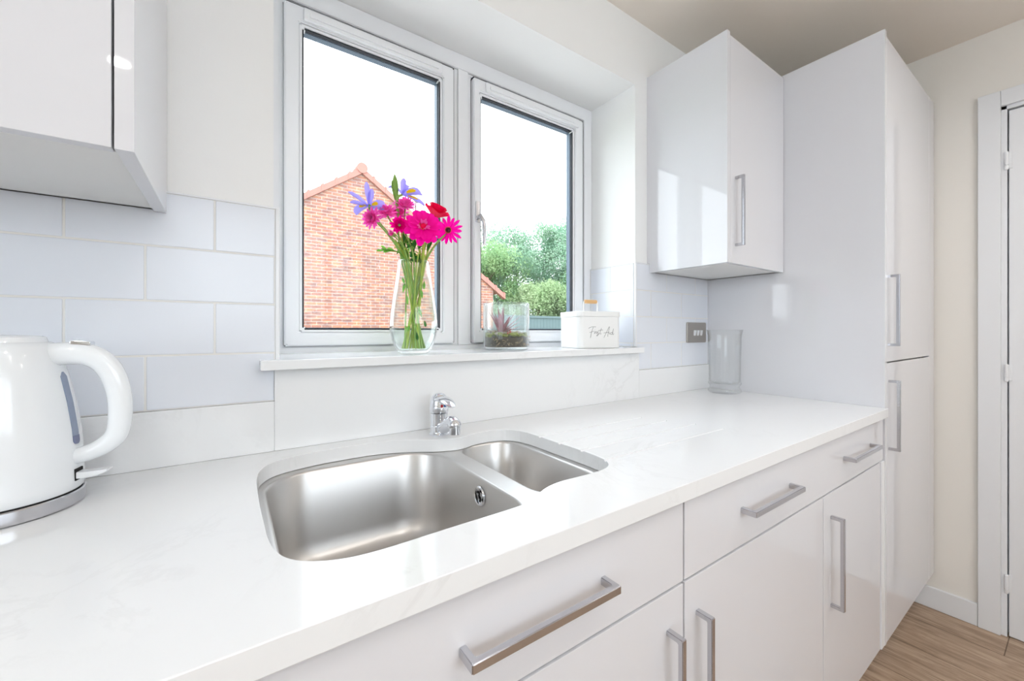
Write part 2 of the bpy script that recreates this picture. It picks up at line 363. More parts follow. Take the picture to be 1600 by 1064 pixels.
b = B(); lathe(b, [(0, 0), (.024, 0), (.024, .006), (.009, .008), (.009, .04), (0, .04)], (RW + .002, DY1 + .06, 1.0), 24, Matrix.Rotation(-math.pi / 2, 4, 'Y'))
tube(b, [(RW - .035, DY1 + .06, 1.0), (RW - .038, DY1 + .1, 1.0), (RW - .038, DY1 + .17, 1.0)], .008, 12); obj('door_handle', b, 'satin', dr)

# ------------------------------------------------------------ window
w1 = thing('window_1', ((OX0 + OX1) / 2, FY, OZ0), 'white two-light window above the sink', 'window', kind='structure')
def ring(bm, x0, x1, z0, z1, t, y0, y1, bev=.003):
    # mitred rectangular frame, profile thickness t (l, r, bottom, top)
    l, r, bo, to = t if isinstance(t, tuple) else (t, t, t, t)
    t_ = bmesh.new()
    o = [(x0, z0), (x1, z0), (x1, z1), (x0, z1)]; i = [(x0 + l, z0 + bo), (x1 - r, z0 + bo), (x1 - r, z1 - to), (x0 + l, z1 - to)]
    vs = {}
    for k, L in (('o', o), ('i', i)):
        for y in (y0, y1): vs[k, y] = [t_.verts.new((x, y, z)) for x, z in L]
    for q in range(4):
        n = (q + 1) % 4
        t_.faces.new((vs['o', y0][q], vs['o', y0][n], vs['i', y0][n], vs['i', y0][q]))
        t_.faces.new((vs['o', y1][n], vs['o', y1][q], vs['i', y1][q], vs['i', y1][n]))
        t_.faces.new((vs['o', y0][n], vs['o', y0][q], vs['o', y1][q], vs['o', y1][n]))
        t_.faces.new((vs['i', y0][q], vs['i', y0][n], vs['i', y1][n], vs['i', y1][q]))
    bmesh.ops.recalc_face_normals(t_, faces=t_.faces)
    if bev: bmesh.ops.bevel(t_, geom=t_.edges[:], offset=bev, segments=2, affect='EDGES')
    merge(bm, t_)
SZ0, SZ1 = 1.1565, 2.0785
b = B()
ring(b, OX0, OX1, OZ0, OZ1, (.0414, .0552, .0415, .0630), FY, FY + .065, .003)
ring(b, OX0, OX1, OZ0, OZ1, (.030, .046, .036, .054), FY - .008, FY + .001, .002)
box(b, .6216, .6918, FY + .0005, FY + .0645, OZ0 + .034, OZ1 - .056, .001)
box(b, .640, .678, FY - .006, FY + .002, OZ0 + .033, OZ1 - .052, .002)
obj('window_frame', b, 'upvc', w1)
b = B(); SY = .218
for x0, x1 in ((.119, .6215), (.692, 1.2245)):
    ring(b, x0, x1, SZ0 - .004, SZ1 + .006, .03, FY + .010, FY + .012, 0)
    box(b, x0 + .003, x1, SY + .006, FY + .004, SZ1 + .0006, SZ1 + .0040); box(b, x1 - .0034, x1 - .0004, SY + .006, FY + .004, SZ0 + .002, SZ1 + .004)  # dark strips painted in as shade of the gap above and beside each sash
obj('gasket_and_gap_shade', b, 'gasket_and_gap_shade', w1)
for k, (x0, x1, g0, g1) in enumerate(((.119, .618, .1665, .5675), (.695, 1.220, .7293, 1.1643))):
    b = B()
    ring(b, x0, x1, SZ0, SZ1, (g0 - x0 - .012, x1 - g1 - .012, 1.2045 - SZ0 - .012, SZ1 - 2.0238 - .012), SY, FY + .009, .003)
    ring(b, g0 - .015, g1 + .015, 1.2045 - .015, 2.0238 + .015, .0149, SY + .007, FY + .009, .004)
    s = obj('sash', b, 'upvc', w1)
    b = B(); ring(b, g0 - .0045, g1 + .0045, 1.2045 - .0045, 2.0238 + .0045, .0045, SY + .010, SY + .0205, 0); obj('glazing_gasket', b, 'gasket_and_gap_shade', s)
    b = B(); ring(b, g0 - .002, g1 + .002, 1.2025, 2.0258, .004, SY + .021, SY + .041, 0); obj('spacer_bar', b, 'spacer', s)
    b = B(); box(b, g0 - .006, g1 + .006, SY + .0155, SY + .0165, 1.2005, 2.0275); obj('pane', b, 'pane', s)
    b = B(); zz = SZ1 - .034; box(b, x0 + .045, x1 - .045 if k == 0 else x1 - .03, SY - .010, SY + .002, zz - .004, SZ1 - .006, .004, 3)
    box(b, x0 + .06, x1 - .06, SY - .013, SY - .008, zz + .004, zz + .016, .0015); obj('trickle_vent', b, 'upvc', s)
    # casement handle
    hx = g1 + (x1 - g1) * .55 if k == 0 else x0 + .012
    if k == 1:
        h = thing('casement_handle', (hx, SY, 1.56), None, None); h.parent = s; h.location = Vector((hx, SY, 1.56)) - wloc(s)
        bpy.data.objects.remove(h)
        b = B(); box(b, .700, .716, SY - .006, SY, 1.575, 1.648, .002)
        lathe(b, [(0, 0), (.0075, 0), (.0075, .02), (0, .02)], (.708, SY - .004, 1.592), 20, Matrix.Rotation(math.pi / 2, 4, 'X'))
        tube(b, catmull([(.708, SY - .022, 1.597), (.709, SY - .028, 1.585), (.714, SY - .034, 1.57), (.7155, SY - .036, 1.53), (.7155, SY - .036, 1.492)], 5), [.006, .0075, .007, .0065, .0055], 12, 1.0)
        obj('window_handle', b, 'satin', s)

# sill
b = B(); box(b, .0515, 1.278, -.046, 0, 1.1155, 1.1362, .002); box(b, OX0, OX1, -.002, FY + .001, 1.1155, 1.1362, .0)
tag(obj('window_sill', b, 'stone'), 'white quartz window sill holding vase, terrarium and tin', 'window sill')

# ------------------------------------------------------------ wall tiles
def tiles(name, faces, label):
    """faces: list of (kind, a0, a1, plane, phase) ; tiles 203 x 99.5 mm in half bond"""
    b = B(); g = B()
    return b, g
RP = .1025; TP = .2072
def tile_run(bt_, gr_, axis, a0, a1, surf, phase, inward, rows=4, zmin=None):
    for r in range(rows):
        z0 = TB + RP * r; z1 = z0 + RP
        if zmin is not None and z1 < zmin + .004: continue
        zz0 = max(z0, zmin) if zmin else z0
        ph = phase + (TP / 2 if r % 2 == 0 else 0)
        k = math.floor((a0 - ph) / TP); x = ph + k * TP
        while x < a1 - .002:
            xa, xb = max(x, a0), min(x + TP, a1)
            if xb - xa > .008:
                u0, u1, v0, v1 = xa + .0016, xb - .0016, zz0 + .0016, z1 - .0016
                if axis == 'x': box(bt_, u0, u1, surf, surf + .006, v0, v1, .0016, 2)
                else: box(bt_, min(surf, surf + inward * .006), max(surf, surf + inward * .006), u0, u1, v0, v1, .0016, 2)
            x += TP
    zz = max(TB, zmin) if zmin else TB
    if axis == 'x': box(gr_, a0, a1, surf + .0012, 0, zz, TT - .001)
    else: box(gr_, min(surf + inward * .0012, surf + inward * .0099), max(surf + inward * .0012, surf + inward * .0099), a0, a1, zz, TT - .001)
t1 = thing('trim_1', (-.9, 0, TB), 'white brick-bond wall tiles left of the window', 'wall tiles', kind='structure')
b, g = B(), B(); tile_run(b, g, 'x', LX, OX0 + .003, -.01, -.0243, 0); tile_run(b, g, 'y', -.0, FY - .01, OX0 + .0098, .0, -1, zmin=1.1365)
box(g, OX0 + .003, OX0 + .0095, -.0102, -.001, TB, TT + .001, .001)
obj('tiles', b, 'tile', t1); obj('grout', g, 'grout', t1)
b = B(); box(b, OX0 + .0025, OX0 + .0105, -.0115, -.002, TB, TT + .002, .002); box(b, LX, OX0 + .0105, -.0108, 0, TT - .001, TT + .003, .001); obj('tile_edge_trim', b, 'white', t1)
t2 = thing('trim_2', (1.5, 0, TB), 'white brick-bond wall tiles right of the window', 'wall tiles', kind='structure')
b, g = B(), B(); tile_run(b, g, 'x', OX1 - .003, TALL - .001, -.01, 1.262 , 0); tile_run(b, g, 'y', 0, FY - .009, OX1 - .0098, .114 - TP / 2 * 0, 1, zmin=1.1365)
obj('tiles', b, 'tile', t2); obj('grout', g, 'grout', t2)
b = B(); box(b, OX1 - .0105, OX1 - .0025, -.0115, -.002, 1.137, TT + .002, .002); box(b, OX1 - .0105, 1.352, -.0108, 0, TT - .001, TT + .003, .001); box(b, OX1 - .0108, OX1, 0, FY - .009, TT - .001, TT + .003, .001); obj('tile_edge_trim', b, 'white', t2)

# ------------------------------------------------------------ worktop with sink cut-out
CUT = catmull([(.0365, -.283), (.0385, -.186), (.050, -.128), (.080, -.092), (.150, -.071), (.245, -.068), (.300, -.077), (.350, -.098), (.405, -.131), (.452, -.143),
               (.505, -.128), (.555, -.127), (.592, -.146), (.612, -.195), (.615, -.30), (.616, -.41), (.607, -.462), (.578, -.489), (.53, -.495), (.46, -.493),
               (.415, -.503), (.370, -.527), (.33, -.532), (.24, -.533), (.14, -.535), (.09, -.524), (.056, -.497), (.041, -.452), (.0375, -.38)], 6, True)
CUT = [(p.x, p.y) for p in [Vector((q[0], q[1], 0)) for q in [(c[0], c[1]) for c in [Vector((v.x, v.y)) for v in [Vector((*list(p)[:2], 0)) for p in CUT]]]]]
t = plate([(LX + .001, -.623), (TALL - .001, -.623), (TALL - .001, -.0003), (LX + .001, -.0003)], [CUT], WTB, WT, .0012)
b = B(); merge(b, t)
wk = obj('worktop', b, 'stone', smooth=0); tag(wk, 'white quartz worktop with sink cut-out and drainer grooves', 'worktop')
cut = B()
for y, x0, x1 in ((-.458, .60, 1.06), (-.385, .60, 1.05), (-.315, .60, 1.02), (-.245, .60, 1.0)):
    tube(cut, [(x0, y, WT + .0005), (x1, y, WT + .0032)], .0045, 12)
co = obj('cutter', cut, 'stone', smooth=0); md = wk.modifiers.new('g', 'BOOLEAN'); md.object = co; md.operation = 'DIFFERENCE'; md.solver = 'EXACT'
bpy.context.view_layer.update(); me = bpy.data.meshes.new_from_object(wk.evaluated_get(bpy.context.evaluated_depsgraph_get()))
wk.modifiers.clear(); wk.data = me; me.shade_flat(); bpy.data.objects.remove(co)
b = B(); box(b, LX + .001, OX0 + .0003, -.018, -.0, WT + .0002, TB - .0005, .001)
tag(obj('stone_upstand', b, 'stone'), 'low quartz upstand under the tiles left of the window', 'upstand')
b = B(); box(b, OX0 + .0005, OX1 + .001, -.018, -.0, WT + .0002, 1.1152, .001)
tag(obj('stone_splashback', b, 'stone'), 'tall quartz splashback panel behind the tap under the sill', 'splashback')
b = B(); box(b, OX1 + .0012, TALL - .001, -.018, -.0, WT + .0002, TB - .0005, .001)
tag(obj('stone_upstand', b, 'stone'), 'low quartz upstand under the switch, right of the window', 'upstand')

# ------------------------------------------------------------ sink
sk = thing('sink', (.33, -.3, WTB - .2), 'undermounted stainless steel one and a half bowl sink', 'sink')
def bowlring(x0, x1, y0, y1, r, z): return [(x, y, z) for x, y in rrect(x0, x1, y0, y1, r, 10)]
BIG = (.050, .4015, -.525, -.096, .085); SML = (.4445, .600, -.478, -.127, .055)
def bowl(rect, depth, z):
    x0, x1, y0, y1, r = rect; bm = B(); rings = []
    for ins, dz, rr in ((-.004, .0, r + .004), (-.001, .0, r + .001), (.001, -.001, r), (.003, -.005, r), (.010, -depth + .045, r), (.016, -depth + .02, r), (.028, -depth + .007, r * .95), (.045, -depth + .001, r * .8), (.06, -depth, r * .7)):
        rings.append(bowlring(x0 + ins, x1 - ins, y0 + ins, y1 - ins, max(rr - ins * .3, .02), z + dz))
    cx, cy = (x0 + x1) / 2, (y0 + y1) / 2; n = len(rings[0])
    last = rings[-1]
    ang = [math.atan2(p[1] - cy, p[0] - cx) for p in last]
    rings.append([(cx + .046 * math.cos(a), cy + .046 * math.sin(a), z - depth - .002) for a in ang])
    rings.append([(cx + .041 * math.cos(a), cy + .041 * math.sin(a), z - depth - .006) for a in ang])
    loft(bm, rings, cap1=True)
    return bm, (cx, cy)
FZ = WTB - .0005
fl = plate([(p[0] , p[1]) for p in rrect(.02, .635, -.555, -.05, .05)], [rrect(BIG[0] - .004, BIG[1] + .004, BIG[2] - .004, BIG[3] + .004, BIG[4] + .004, 10), rrect(SML[0] - .004, SML[1] + .004, SML[2] - .004, SML[3] + .004, SML[4] + .004, 10)], FZ - .0015, FZ)
b = B(); merge(b, fl); obj('rim', b, 'steel', sk)
bm_, c1 = bowl(BIG, .185, FZ); bg_o = obj('large_bowl', bm_, 'steel', sk, smooth=50)
bm_, c2 = bowl(SML, .13, FZ); sm_o = obj('small_bowl', bm_, 'steel', sk, smooth=50)
for c, z, par in ((c1, FZ - .185, bg_o), (c2, FZ - .13, sm_o)):
    b = B(); lathe(b, [(.040, -.005), (.043, .0005), (.040, .002), (.030, .0), (.028, -.004), (0, -.004)], (c[0], c[1], z), 40)
    lathe(b, [(0, .002), (.018, .002), (.020, 0), (.0, -.001)], (c[0], c[1], z), 32); obj('drain', b, 'chrome', par)
# overflow on the dividing wall of the large bowl
ovx, ovy, ovz = BIG[1] - .0055, -.333, .878
RO = Matrix.Rotation(-math.pi / 2, 4, 'Y')
b = B(); lathe(b, [(.0, .0), (.0135, .0), (.0145, .0022), (.0175, .003), (.019, .0015), (.0195, 0)], (ovx, ovy, ovz), 40, RO)
obj('overflow', b, 'chrome', bg_o)
b = B()
for k in range(3):
    a0 = math.radians(90 + 120 * k)
    pts = [(ovx - .0032, ovy + .0085 * math.cos(a0 + s), ovz + .0085 * math.sin(a0 + s)) for s in (-.75, -.35, 0, .35, .75)]
    tube(b, pts, [.0012, .0028, .0032, .0028, .0012], 8, .5)
obj('overflow_slots', b, 'dark', bg_o)

# ------------------------------------------------------------ tap
tp = thing('kitchen_tap', (.425, -.085, WT), 'small chrome mixer tap behind the sink', 'tap')
tx, ty = .425, -.085
b = B(); lathe(b, [(0, .0), (.0245, .0), (.025, .003), (.0225, .005), (.0215, .008), (.0215, .022), (.0218, .0225), (.0212, .024), (.0212, .052), (.0222, .0535), (0, .0535)], (tx, ty, WT), 40); body = obj('body', b, 'chrome', tp)
b = B(); tube(b, catmull([(tx, ty - .008, WT + .016), (tx, ty - .03, WT + .023), (tx, ty - .052, WT + .036), (tx, ty - .072, WT + .042), (tx, ty - .083, WT + .039)], 6), [.014, .015, .0145, .0150, .0150], 20)
sphere(b, (tx, ty - .083, WT + .039), .0158, (1, 1, .95), 3)
lathe(b, [(0, -.022), (.0115, -.022), (.013, -.020), (.0135, -.004), (0, 0)], (tx, ty - .085, WT + .039), 28)
obj('spout', b, 'chrome', tp)
b = B()
prof = [(.0225, .0), (.0235, .004), (.0235, .014), (.0228, .026), (.0195, .037), (.012, .0445), (0, .047)]
t = B(); lathe(t, [(0, 0)] + prof, (0, 0, 0), 36); merge(b, t, Matrix.Translation((tx, ty, WT + .055)))
# lever beak
L = []
for s, w_, zt, th in ((0, .018, .039, .014), (.018, .019, .041, .013), (.036, .0175, .038, .011), (.052, .015, .033, .008), (.064, .011, .028, .006), (.071, .006, .025, .004)):
    L.append([(tx + w_ * math.cos(a), ty - .004 - s, WT + .055 + zt - th / 2 + th / 2 * math.sin(a) * (1.0 if math.sin(a) > 0 else 1.2)) for a in [2 * math.pi * k / 20 for k in range(20)]])
loft(b, L, True, True)
lv = obj('lever', b, 'chrome', tp)
for mm, dx in (('red', -.0035), ('blue', .0045)):
    b = B(); sphere(b, (tx + dx, ty - .0235, WT + .073), .0036, (1, .4, 1), 2); obj('temperature_mark', b, mm, lv)

# ------------------------------------------------------------ pull handles
def bow(parent, p0, p1, side, y, proj, w, d):
    """square-section bow handle from p0 to p1 (on the plane y), legs standing off the front"""
    p0, p1, side = Vector(p0), Vector(p1), Vector(side); ax_ = (p1 - p0).normalized(); out = Vector((0, -1, 0)); b = B(); hw = side * (w / 2); R = []
    outer = [p0 - out * .0005, p0 + out * proj, p1 + out * proj, p1 - out * .0005]
    inner = [p0 + ax_ * d - out * .0005, p0 + ax_ * d + out * (proj - d), p1 - ax_ * d + out * (proj - d), p1 - ax_ * d - out * .0005]
    loft(b, [[o - hw, o + hw, i + hw, i - hw] for o, i in zip(outer, inner)], True, True)
    bmesh.ops.recalc_face_normals(b, faces=b.faces)
    bmesh.ops.bevel(b, geom=b.edges[:], offset=.0011, segments=2, affect='EDGES')
    return tag(obj('handle', b, 'satin', parent), 'chrome bow handle')
def handle_h(parent, x0, x1, z, y, proj=.030, w=.0115, d=.009):
    return bow(parent, (x0, y, z), (x1, y, z), (0, 0, 1), y, proj, w, d)
def handle_v(parent, x, z0, z1, y, proj=.030, w=.0105, d=.009):
    return bow(parent, (x, y, z0), (x, y, z1), (1, 0, 0), y, proj, w, d)

# ------------------------------------------------------------ base units
def front(parent, name, x0, x1, z0, z1, y=DF, th=.018, gap=.0021):
    b = B(); box(b, x0 + gap, x1 - gap, y, y + th, z0 + gap, z1 - gap, .0012); return obj(name, b, 'gloss', parent)
def carcass(parent, x0, x1, z0, z1, y0, y1, name='carcass', t=.018):
    b = B(); box(b, x0, x0 + t, y0, y1, z0, z1); box(b, x1 - t, x1, y0, y1, z0, z1); box(b, x0, x1, y0, y1, z0, z0 + t)
    box(b, x0, x1, y0, y1, z1 - t, z1) if z1 > 1.5 else None
    box(b, x0, x1, y1 - .008, y1, z0, z1); return obj(name, b, 'carcass', parent)
DT = .7697; BT = WTB - .004; BB = .1554
def base_unit(x0, x1, label, doors, drawer_handles, drawer=True):
    u = thing('base_unit', ((x0 + x1) / 2, -.3, 0), label, 'kitchen unit')
    b = B(); z1 = BT - (.215 if x0 < .6 and x1 > .05 else 0)
    box(b, x0 + .0005, x0 + .018, DF + .021, -.02, BB, z1); box(b, x1 - .018, x1 - .0005, DF + .021, -.02, BB, z1)
    box(b, x0 + .001, x1 - .001, DF + .021, -.02, BB, BB + .018)
    box(b, x0 + .001, x1 - .001, DF + .045, DF + .10, DT + .02, DT + .038) if z1 > .8 else None
    box(b, x0 + .001, x1 - .001, -.03, -.02, BB, z1); obj('carcass', b, 'carcass', u)
    b = B(); box(b, x0 + .0005, x1 - .0005, DF + .065, DF + .081, 0, BB - .001, .001); obj('plinth', b, 'gloss', u)
    if drawer:
        d = front(u, 'drawer', x0, x1, DT, BT)
        for h in drawer_handles: handle_h(d, h[0], h[1], .8425, DF)
    for (a, c, hx) in doors:
        d = front(u, 'door', a, c, BB, DT)
        if hx: handle_v(d, hx, .466, .708, DF)
    return u
base_unit(.012, .635, 'gloss white drawer unit under the large sink bowl', [(.012, .635, .590)], [(.207, .440)])
base_unit(.635, 1.7747, 'wide gloss white unit with two-handled drawer, next to the tall larder unit', [(.635, 1.2568, .675), (1.2568, 1.745, 1.310)], [(.829, 1.060), (1.400, 1.640)])
base_unit(-.588, .012, 'gloss white drawer unit below the kettle', [(-.588, .012, -.035)], [(-.40, -.17)])
base_unit(-1.188, -.588, 'gloss white drawer unit at the far left end of the worktop', [(-1.188, -.588, -.64)], [(-1.0, -.77)])
b = B(); box(b, 1.7465, 1.7788, DF - .003, DF + .018, BB, DT - .002, .002)
tag(obj('filler_strip', b, 'upvc'), 'narrow white filler strip between base unit door and tall unit', 'filler strip')

# ------------------------------------------------------------ tall larder unit
TF = -.6146; HT = 2.1974
tl = thing('tall_unit', (2.13, -.3, 0), 'tall gloss white larder unit with two doors beside the worktop', 'kitchen unit')
b = B(); box(b, TALL, TALL + .018, TF, -.002, BB, HT, .001); obj('side_panel', b, 'gloss', tl)
b = B(); box(b, TALL + .019, 2.398, TF + .022, -.002, BB, BB + .018); box(b, TALL + .019, 2.398, TF + .022, -.002, HT - .035, HT - .017); box(b, 2.38, 2.398, TF + .022, -.002, BB, HT - .02); box(b, TALL + .019, 2.398, -.01, -.002, BB, HT - .02)
box(b, TALL + .019, 2.398, TF + .024, -.01, 1.082, 1.1); obj('carcass', b, 'carcass', tl)
b = B(); box(b, TALL + .001, 2.49, TF + .068, TF + .084, 0, BB - .001, .001); obj('plinth', b, 'gloss', tl)
b = B(); box(b, 2.4005, 2.4916, TF, TF + .018, BB, 2.181, .001); obj('filler_panel', b, 'gloss', tl)
for z0, z1, h0, h1, hx in ((1.0919, 2.181, 1.147, 1.385, 1.808), (BB, 1.0919, .797, 1.033, 1.815)):
    b = B(); box(b, TALL + .0195, 2.399, TF, TF + .018, z0 + .0024, z1 - .0024, .0012); d = obj('door', b, 'gloss', tl)
    handle_v(d, hx + .006, h0, h1, TF)

# ------------------------------------------------------------ wall units
wr = thing('wall_unit', (1.566, -.16, 1.426), 'gloss white wall cupboard between the window and the tall unit', 'kitchen unit')
b = B(); box(b, 1.353, 1.371, -.3154, -.011, 1.426, HT, .0); box(b, 1.353, 1.371, -.011, -.0005, TT + .004, HT, .0); obj('side_panel', b, 'gloss', wr)
b = B(); box(b, 1.3715, 1.7775, -.294, -.0115, 1.428, 1.446); box(b, 1.3715, 1.7775, -.294, -.0115, HT - .03, HT - .012); box(b, 1.76, 1.7775, -.294, -.0115, 1.428, HT - .012); box(b, 1.3715, 1.7775, -.0195, -.0115, 1.428, HT - .012); obj('carcass', b, 'carcass', wr)
b = B(); box(b, 1.3725, 1.7770, -.3154, -.2974, 1.4265, 2.187, .0012); d = obj('door', b, 'gloss', wr)
handle_v(d, 1.407, 1.484, 1.720, -.3154)
wl = thing('wall_unit', (-.6, -.16, 1.419), 'gloss white wall cupboard above the kettle', 'kitchen unit')
b = B(); box(b, -.1155, -.0975, -.3275, -.011, 1.419, HT, .0); box(b, -.1155, -.0975, -.011, -.0005, TT + .004, HT, .0); obj('side_panel', b, 'gloss', wl)
b = B(); box(b, -1.1, -.116, -.306, -.0115, 1.4225, 1.4405); box(b, -1.1, -.116, -.306, -.0115, HT - .03, HT - .012); box(b, -1.1, -1.082, -.306, -.0115, 1.4225, HT - .012); box(b, -1.1, -.116, -.0195, -.0115, 1.4225, HT - .012)
obj('carcass', b, 'carcass', wl)
for x0, x1, hx in ((-.608, -.1175, -.57), (-1.1, -.610, -.65)):
    b = B(); box(b, x0 + .0005, x1 - .0005, -.3275, -.3095, 1.4195, 2.187, .0012); d = obj('door', b, 'gloss', wl)
    handle_v(d, hx, 1.484, 1.720, -.3275)

# ------------------------------------------------------------ switch plate
sw = thing('light_switch', (1.68, -.01, 1.147), 'brushed metal triple switch plate on the tiles by the tall unit', 'switch')
b = B(); t = B(); R_ = [[(x, y, z) for x, z in rrect(1.606 + i, 1.752 - i, 1.147 + i, 1.235 - i, .006, 5)] for i, y in ((0, -.0102), (0, -.0150), (.0015, -.0165))]
loft(b, R_, True, True); obj('plate', b, 'nickel', sw)
for x in (1.659, 1.684, 1.709):
    b = B(); t = B()
    for v in [0]: box(t, -.0068, .0068, -.003, .003, -.012, .012, .001)
    merge(b, t, Matrix.Translation((x, -.018, 1.1895)) @ Matrix.Rotation(.16, 4, 'X')); obj('rocker', b, 'white', sw)

# ------------------------------------------------------------ kettle
kx, ky = -.263, -.133
kt = thing('electric_kettle', (kx, ky, WT), 'white electric kettle on a chrome base at the left of the worktop', 'kettle')
b = B(); lathe(b, [(0, 0), (.078, 0), (.0815, .002), (.0825, .006), (.0825, .019), (.081, .0205), (0, .0205)], (kx, ky, WT), 72); obj('base', b, 'satin', kt)
b = B(); lathe(b, [(0, .0207), (.079, .0207), (.079, .0225), (0, .0225)], (kx, ky, WT), 72); obj('base_gap', b, 'dark', kt)
b = B(); lathe(b, [(0, .0226), (.0795, .0226), (.0815, .025), (.0818, .035), (.0805, .07), (.0775, .11), (.072, .15), (.0645, .19), (.0575, .220), (.054, .231), (.050, .2365), (.046, .2385), (.0445, .2375), (.0435, .2395), (.042, .2455), (.038, .2475), (0, .249)], (kx, ky, WT), 72)
kb = obj('body', b, 'kettle', kt, smooth=40)
az = math.radians(-13); ku = Vector((math.cos(az), math.sin(az), 0)); kn = Vector((-ku.y, ku.x, 0)); K0 = Vector((kx, ky, 0))
def kp(r, z, s=0): return K0 + ku * r + kn * s + Vector((0, 0, z))
hpts = catmull([kp(.052, 1.1625), kp(.0725, 1.1635), kp(.0926, 1.1610), kp(.1101, 1.149), kp(.1225, 1.126), kp(.1290, 1.094), kp(.1290, 1.060), kp(.1245, 1.039), kp(.1130, 1.026), kp(.0976, 1.0175), kp(.076, 1.0105)], 6)
b = B(); tube(b, hpts, [.0165, .0165, .0160, .0155, .0150, .0145, .0142, .0138, .0130, .0120, .0115], 24, .8); obj('handle', b, 'kettle', kt, smooth=60)
b = B(); t = B(); box(t, -.012, .012, -.007, .007, -.0035, .0035, .0018); merge(b, t, Matrix.Translation(kp(.086, 1.1785)) @ Matrix.Rotation(az, 4, 'Z') @ Matrix.Rotation(.08, 4, 'Y')); obj('lid_button', b, 'chrome', kt)
# water gauge follows the body's curve
def rbody(z):
    pr = [(.0818, .035), (.0805, .07), (.0775, .11), (.072, .15), (.0645, .19), (.0575, .220)]
    h = z - WT
    for (r0, h0), (r1, h1) in zip(pr[:-1], pr[1:]):
        if h <= h1: return r0 + (r1 - r0) * (h - h0) / (h1 - h0)
    return .0575
for nm, mm, za, zb, lift in (('water_gauge', 'gauge', 1.030, 1.137, .0012), ('gauge_water', 'gaugedark', 1.0305, 1.043, .0018)):
    b = B(); N = 16; hw = .0062; rows = []
    for i in range(N + 1):
        z = za + (zb - za) * i / N
        e = min((z - 1.030) / hw, (1.137 - z) / hw, 1); w_ = hw * math.sqrt(max(1 - (1 - e) ** 2, .02)); r = rbody(z) + lift
        rows.append([kp(r * math.cos(s / r), z, r * math.sin(s / r)) for s in (-w_, -w_ / 2, 0, w_ / 2, w_)] + [kp(r - .004, z, s) for s in (w_, -w_)])
    loft(b, rows, True, True); obj(nm, b, mm, kt)
b = B(); rows = []
for r, hw, z, th in ((.074, .008, .9855, .005), (.09, .0085, .9845, .0045), (.108, .009, .986, .0035), (.1185, .009, .9895, .0012)):
    rows.append([kp(r, z + dz, s) for s, dz in ((-hw, -th), (hw, -th), (hw, th), (-hw, th))])
loft(b, rows, True, True); bmesh.ops.bevel(b, geom=b.edges[:], offset=.0008, segments=2, affect='EDGES'); obj('power_lever', b, 'kettle', kt)
b = B(); rows = []
for r in (.0785, .0828): rows.append([kp(r, z, s) for s, z in ((-.0085, .9775), (.0085, .9775), (.0085, .9945), (-.0085, .9945))])
loft(b, rows, True, True); obj('lever_slot', b, 'dark', kt)

# ------------------------------------------------------------ hurricane vase on the worktop
gx, gy = 1.682, -.135
gv = thing('glass_vase', (gx, gy, WT), 'empty clear glass cylinder vase on the worktop corner', 'vase')
b = B(); lathe(b, [(0, .0005), (.054, .0005), (.0605, .004), (.0625, .010), (.060, .017), (.0545, .024), (.0545, .030), (.060, .036), (.0625, .041), (.060, .046), (.0590, .06), (.060, .15), (.0625, .235), (.0675, .2585), (.0685, .2595), (.0675, .2605), (.0645, .2585), (.0600, .235), (.0575, .15), (.0565, .06), (.056, .047), (.045, .040), (0, .038)], (gx, gy, WT), 64)
obj('vase_body', b, 'glass', gv, smooth=60)

# ------------------------------------------------------------ flower vase with water
SILL = 1.1362; vx, vy = .4147, .057
fv = thing('flower_vase', (vx, vy, SILL), 'clear glass tapered vase of water holding the bouquet', 'vase')
VO = [(.0, .0), (.036, .0), (.0425, .004), (.049, .014), (.0575, .035), (.0632, .06), (.0645, .08), (.062, .11), (.0565, .15), (.0500, .19), (.0440, .23), (.0418, .250)]
VI = [(.0405, .2515), (.0395, .250), (.0415, .23), (.0475, .19), (.0540, .15), (.0595, .11), (.0620, .08), (.0607, .06), (.0545, .036), (.0445, .017), (.036, .009), (0, .008)]
b = B(); lathe(b, VO + VI, (vx, vy, SILL + .0003), 64); obj('vase_body', b, 'glass', fv, smooth=60)
b = B(); WV = [(0, .0078), (.036, .0088), (.0447, .0168), (.0547, .036), (.0609, .06), (.0622, .08), (.0597, .11), (.0542, .15), (.0477, .19), (.0452, .2065), (.0440, .2060), (0, .2060)]
lathe(b, WV, (vx, vy, SILL + .0003), 64); obj('water', b, 'water', fv, smooth=60)

# ------------------------------------------------------------ flowers
def frame(n, up=Vector((0, 0, 1))):
    n = n.normalized(); a = up - n * up.dot(n)
    if a.length < .05: a = Vector((1, 0, 0)) - n * n.x
    a.normalize(); return n, a, n.cross(a)
def petal(bm, c, d, n, L, Wd, cup=.0, droop=.0, tip=.5, seg=6, ripple=0, base=.25, th=.0006):
    """petal from c along d, face normal n; droop bends towards -n; width profile"""
    d = d.normalized(); n = (n - d * n.dot(d)).normalized(); s = d.cross(n); top = []; 
    pos = Vector(c); ang = 0; rows = []
    for i in range(seg + 1):
        t = i / seg; w_ = Wd / 2 * (base + (1 - base) * math.sin(min(t / .65, 1) * math.pi / 2)) * (1 if t < .65 else (1 - (1 - tip) * ((t - .65) / .35) ** 2))
        if i == seg: w_ *= .55
        dd = d * math.cos(ang) - n * math.sin(ang); nn = n * math.cos(ang) + d * math.sin(ang)
        rip = ripple * random.uniform(-1, 1)
        rows.append([bm.verts.new(pos + s * w_ * k + nn * (cup * w_ * k * k + rip * abs(k))) for k in (-1, -.5, 0, .5, 1)])
        pos = pos + dd * (L / seg); ang += droop / seg
    for a, b_ in zip(rows[:-1], rows[1:]):
        for i in range(4): bm.faces.new((a[i], a[i + 1], b_[i + 1], b_[i]))
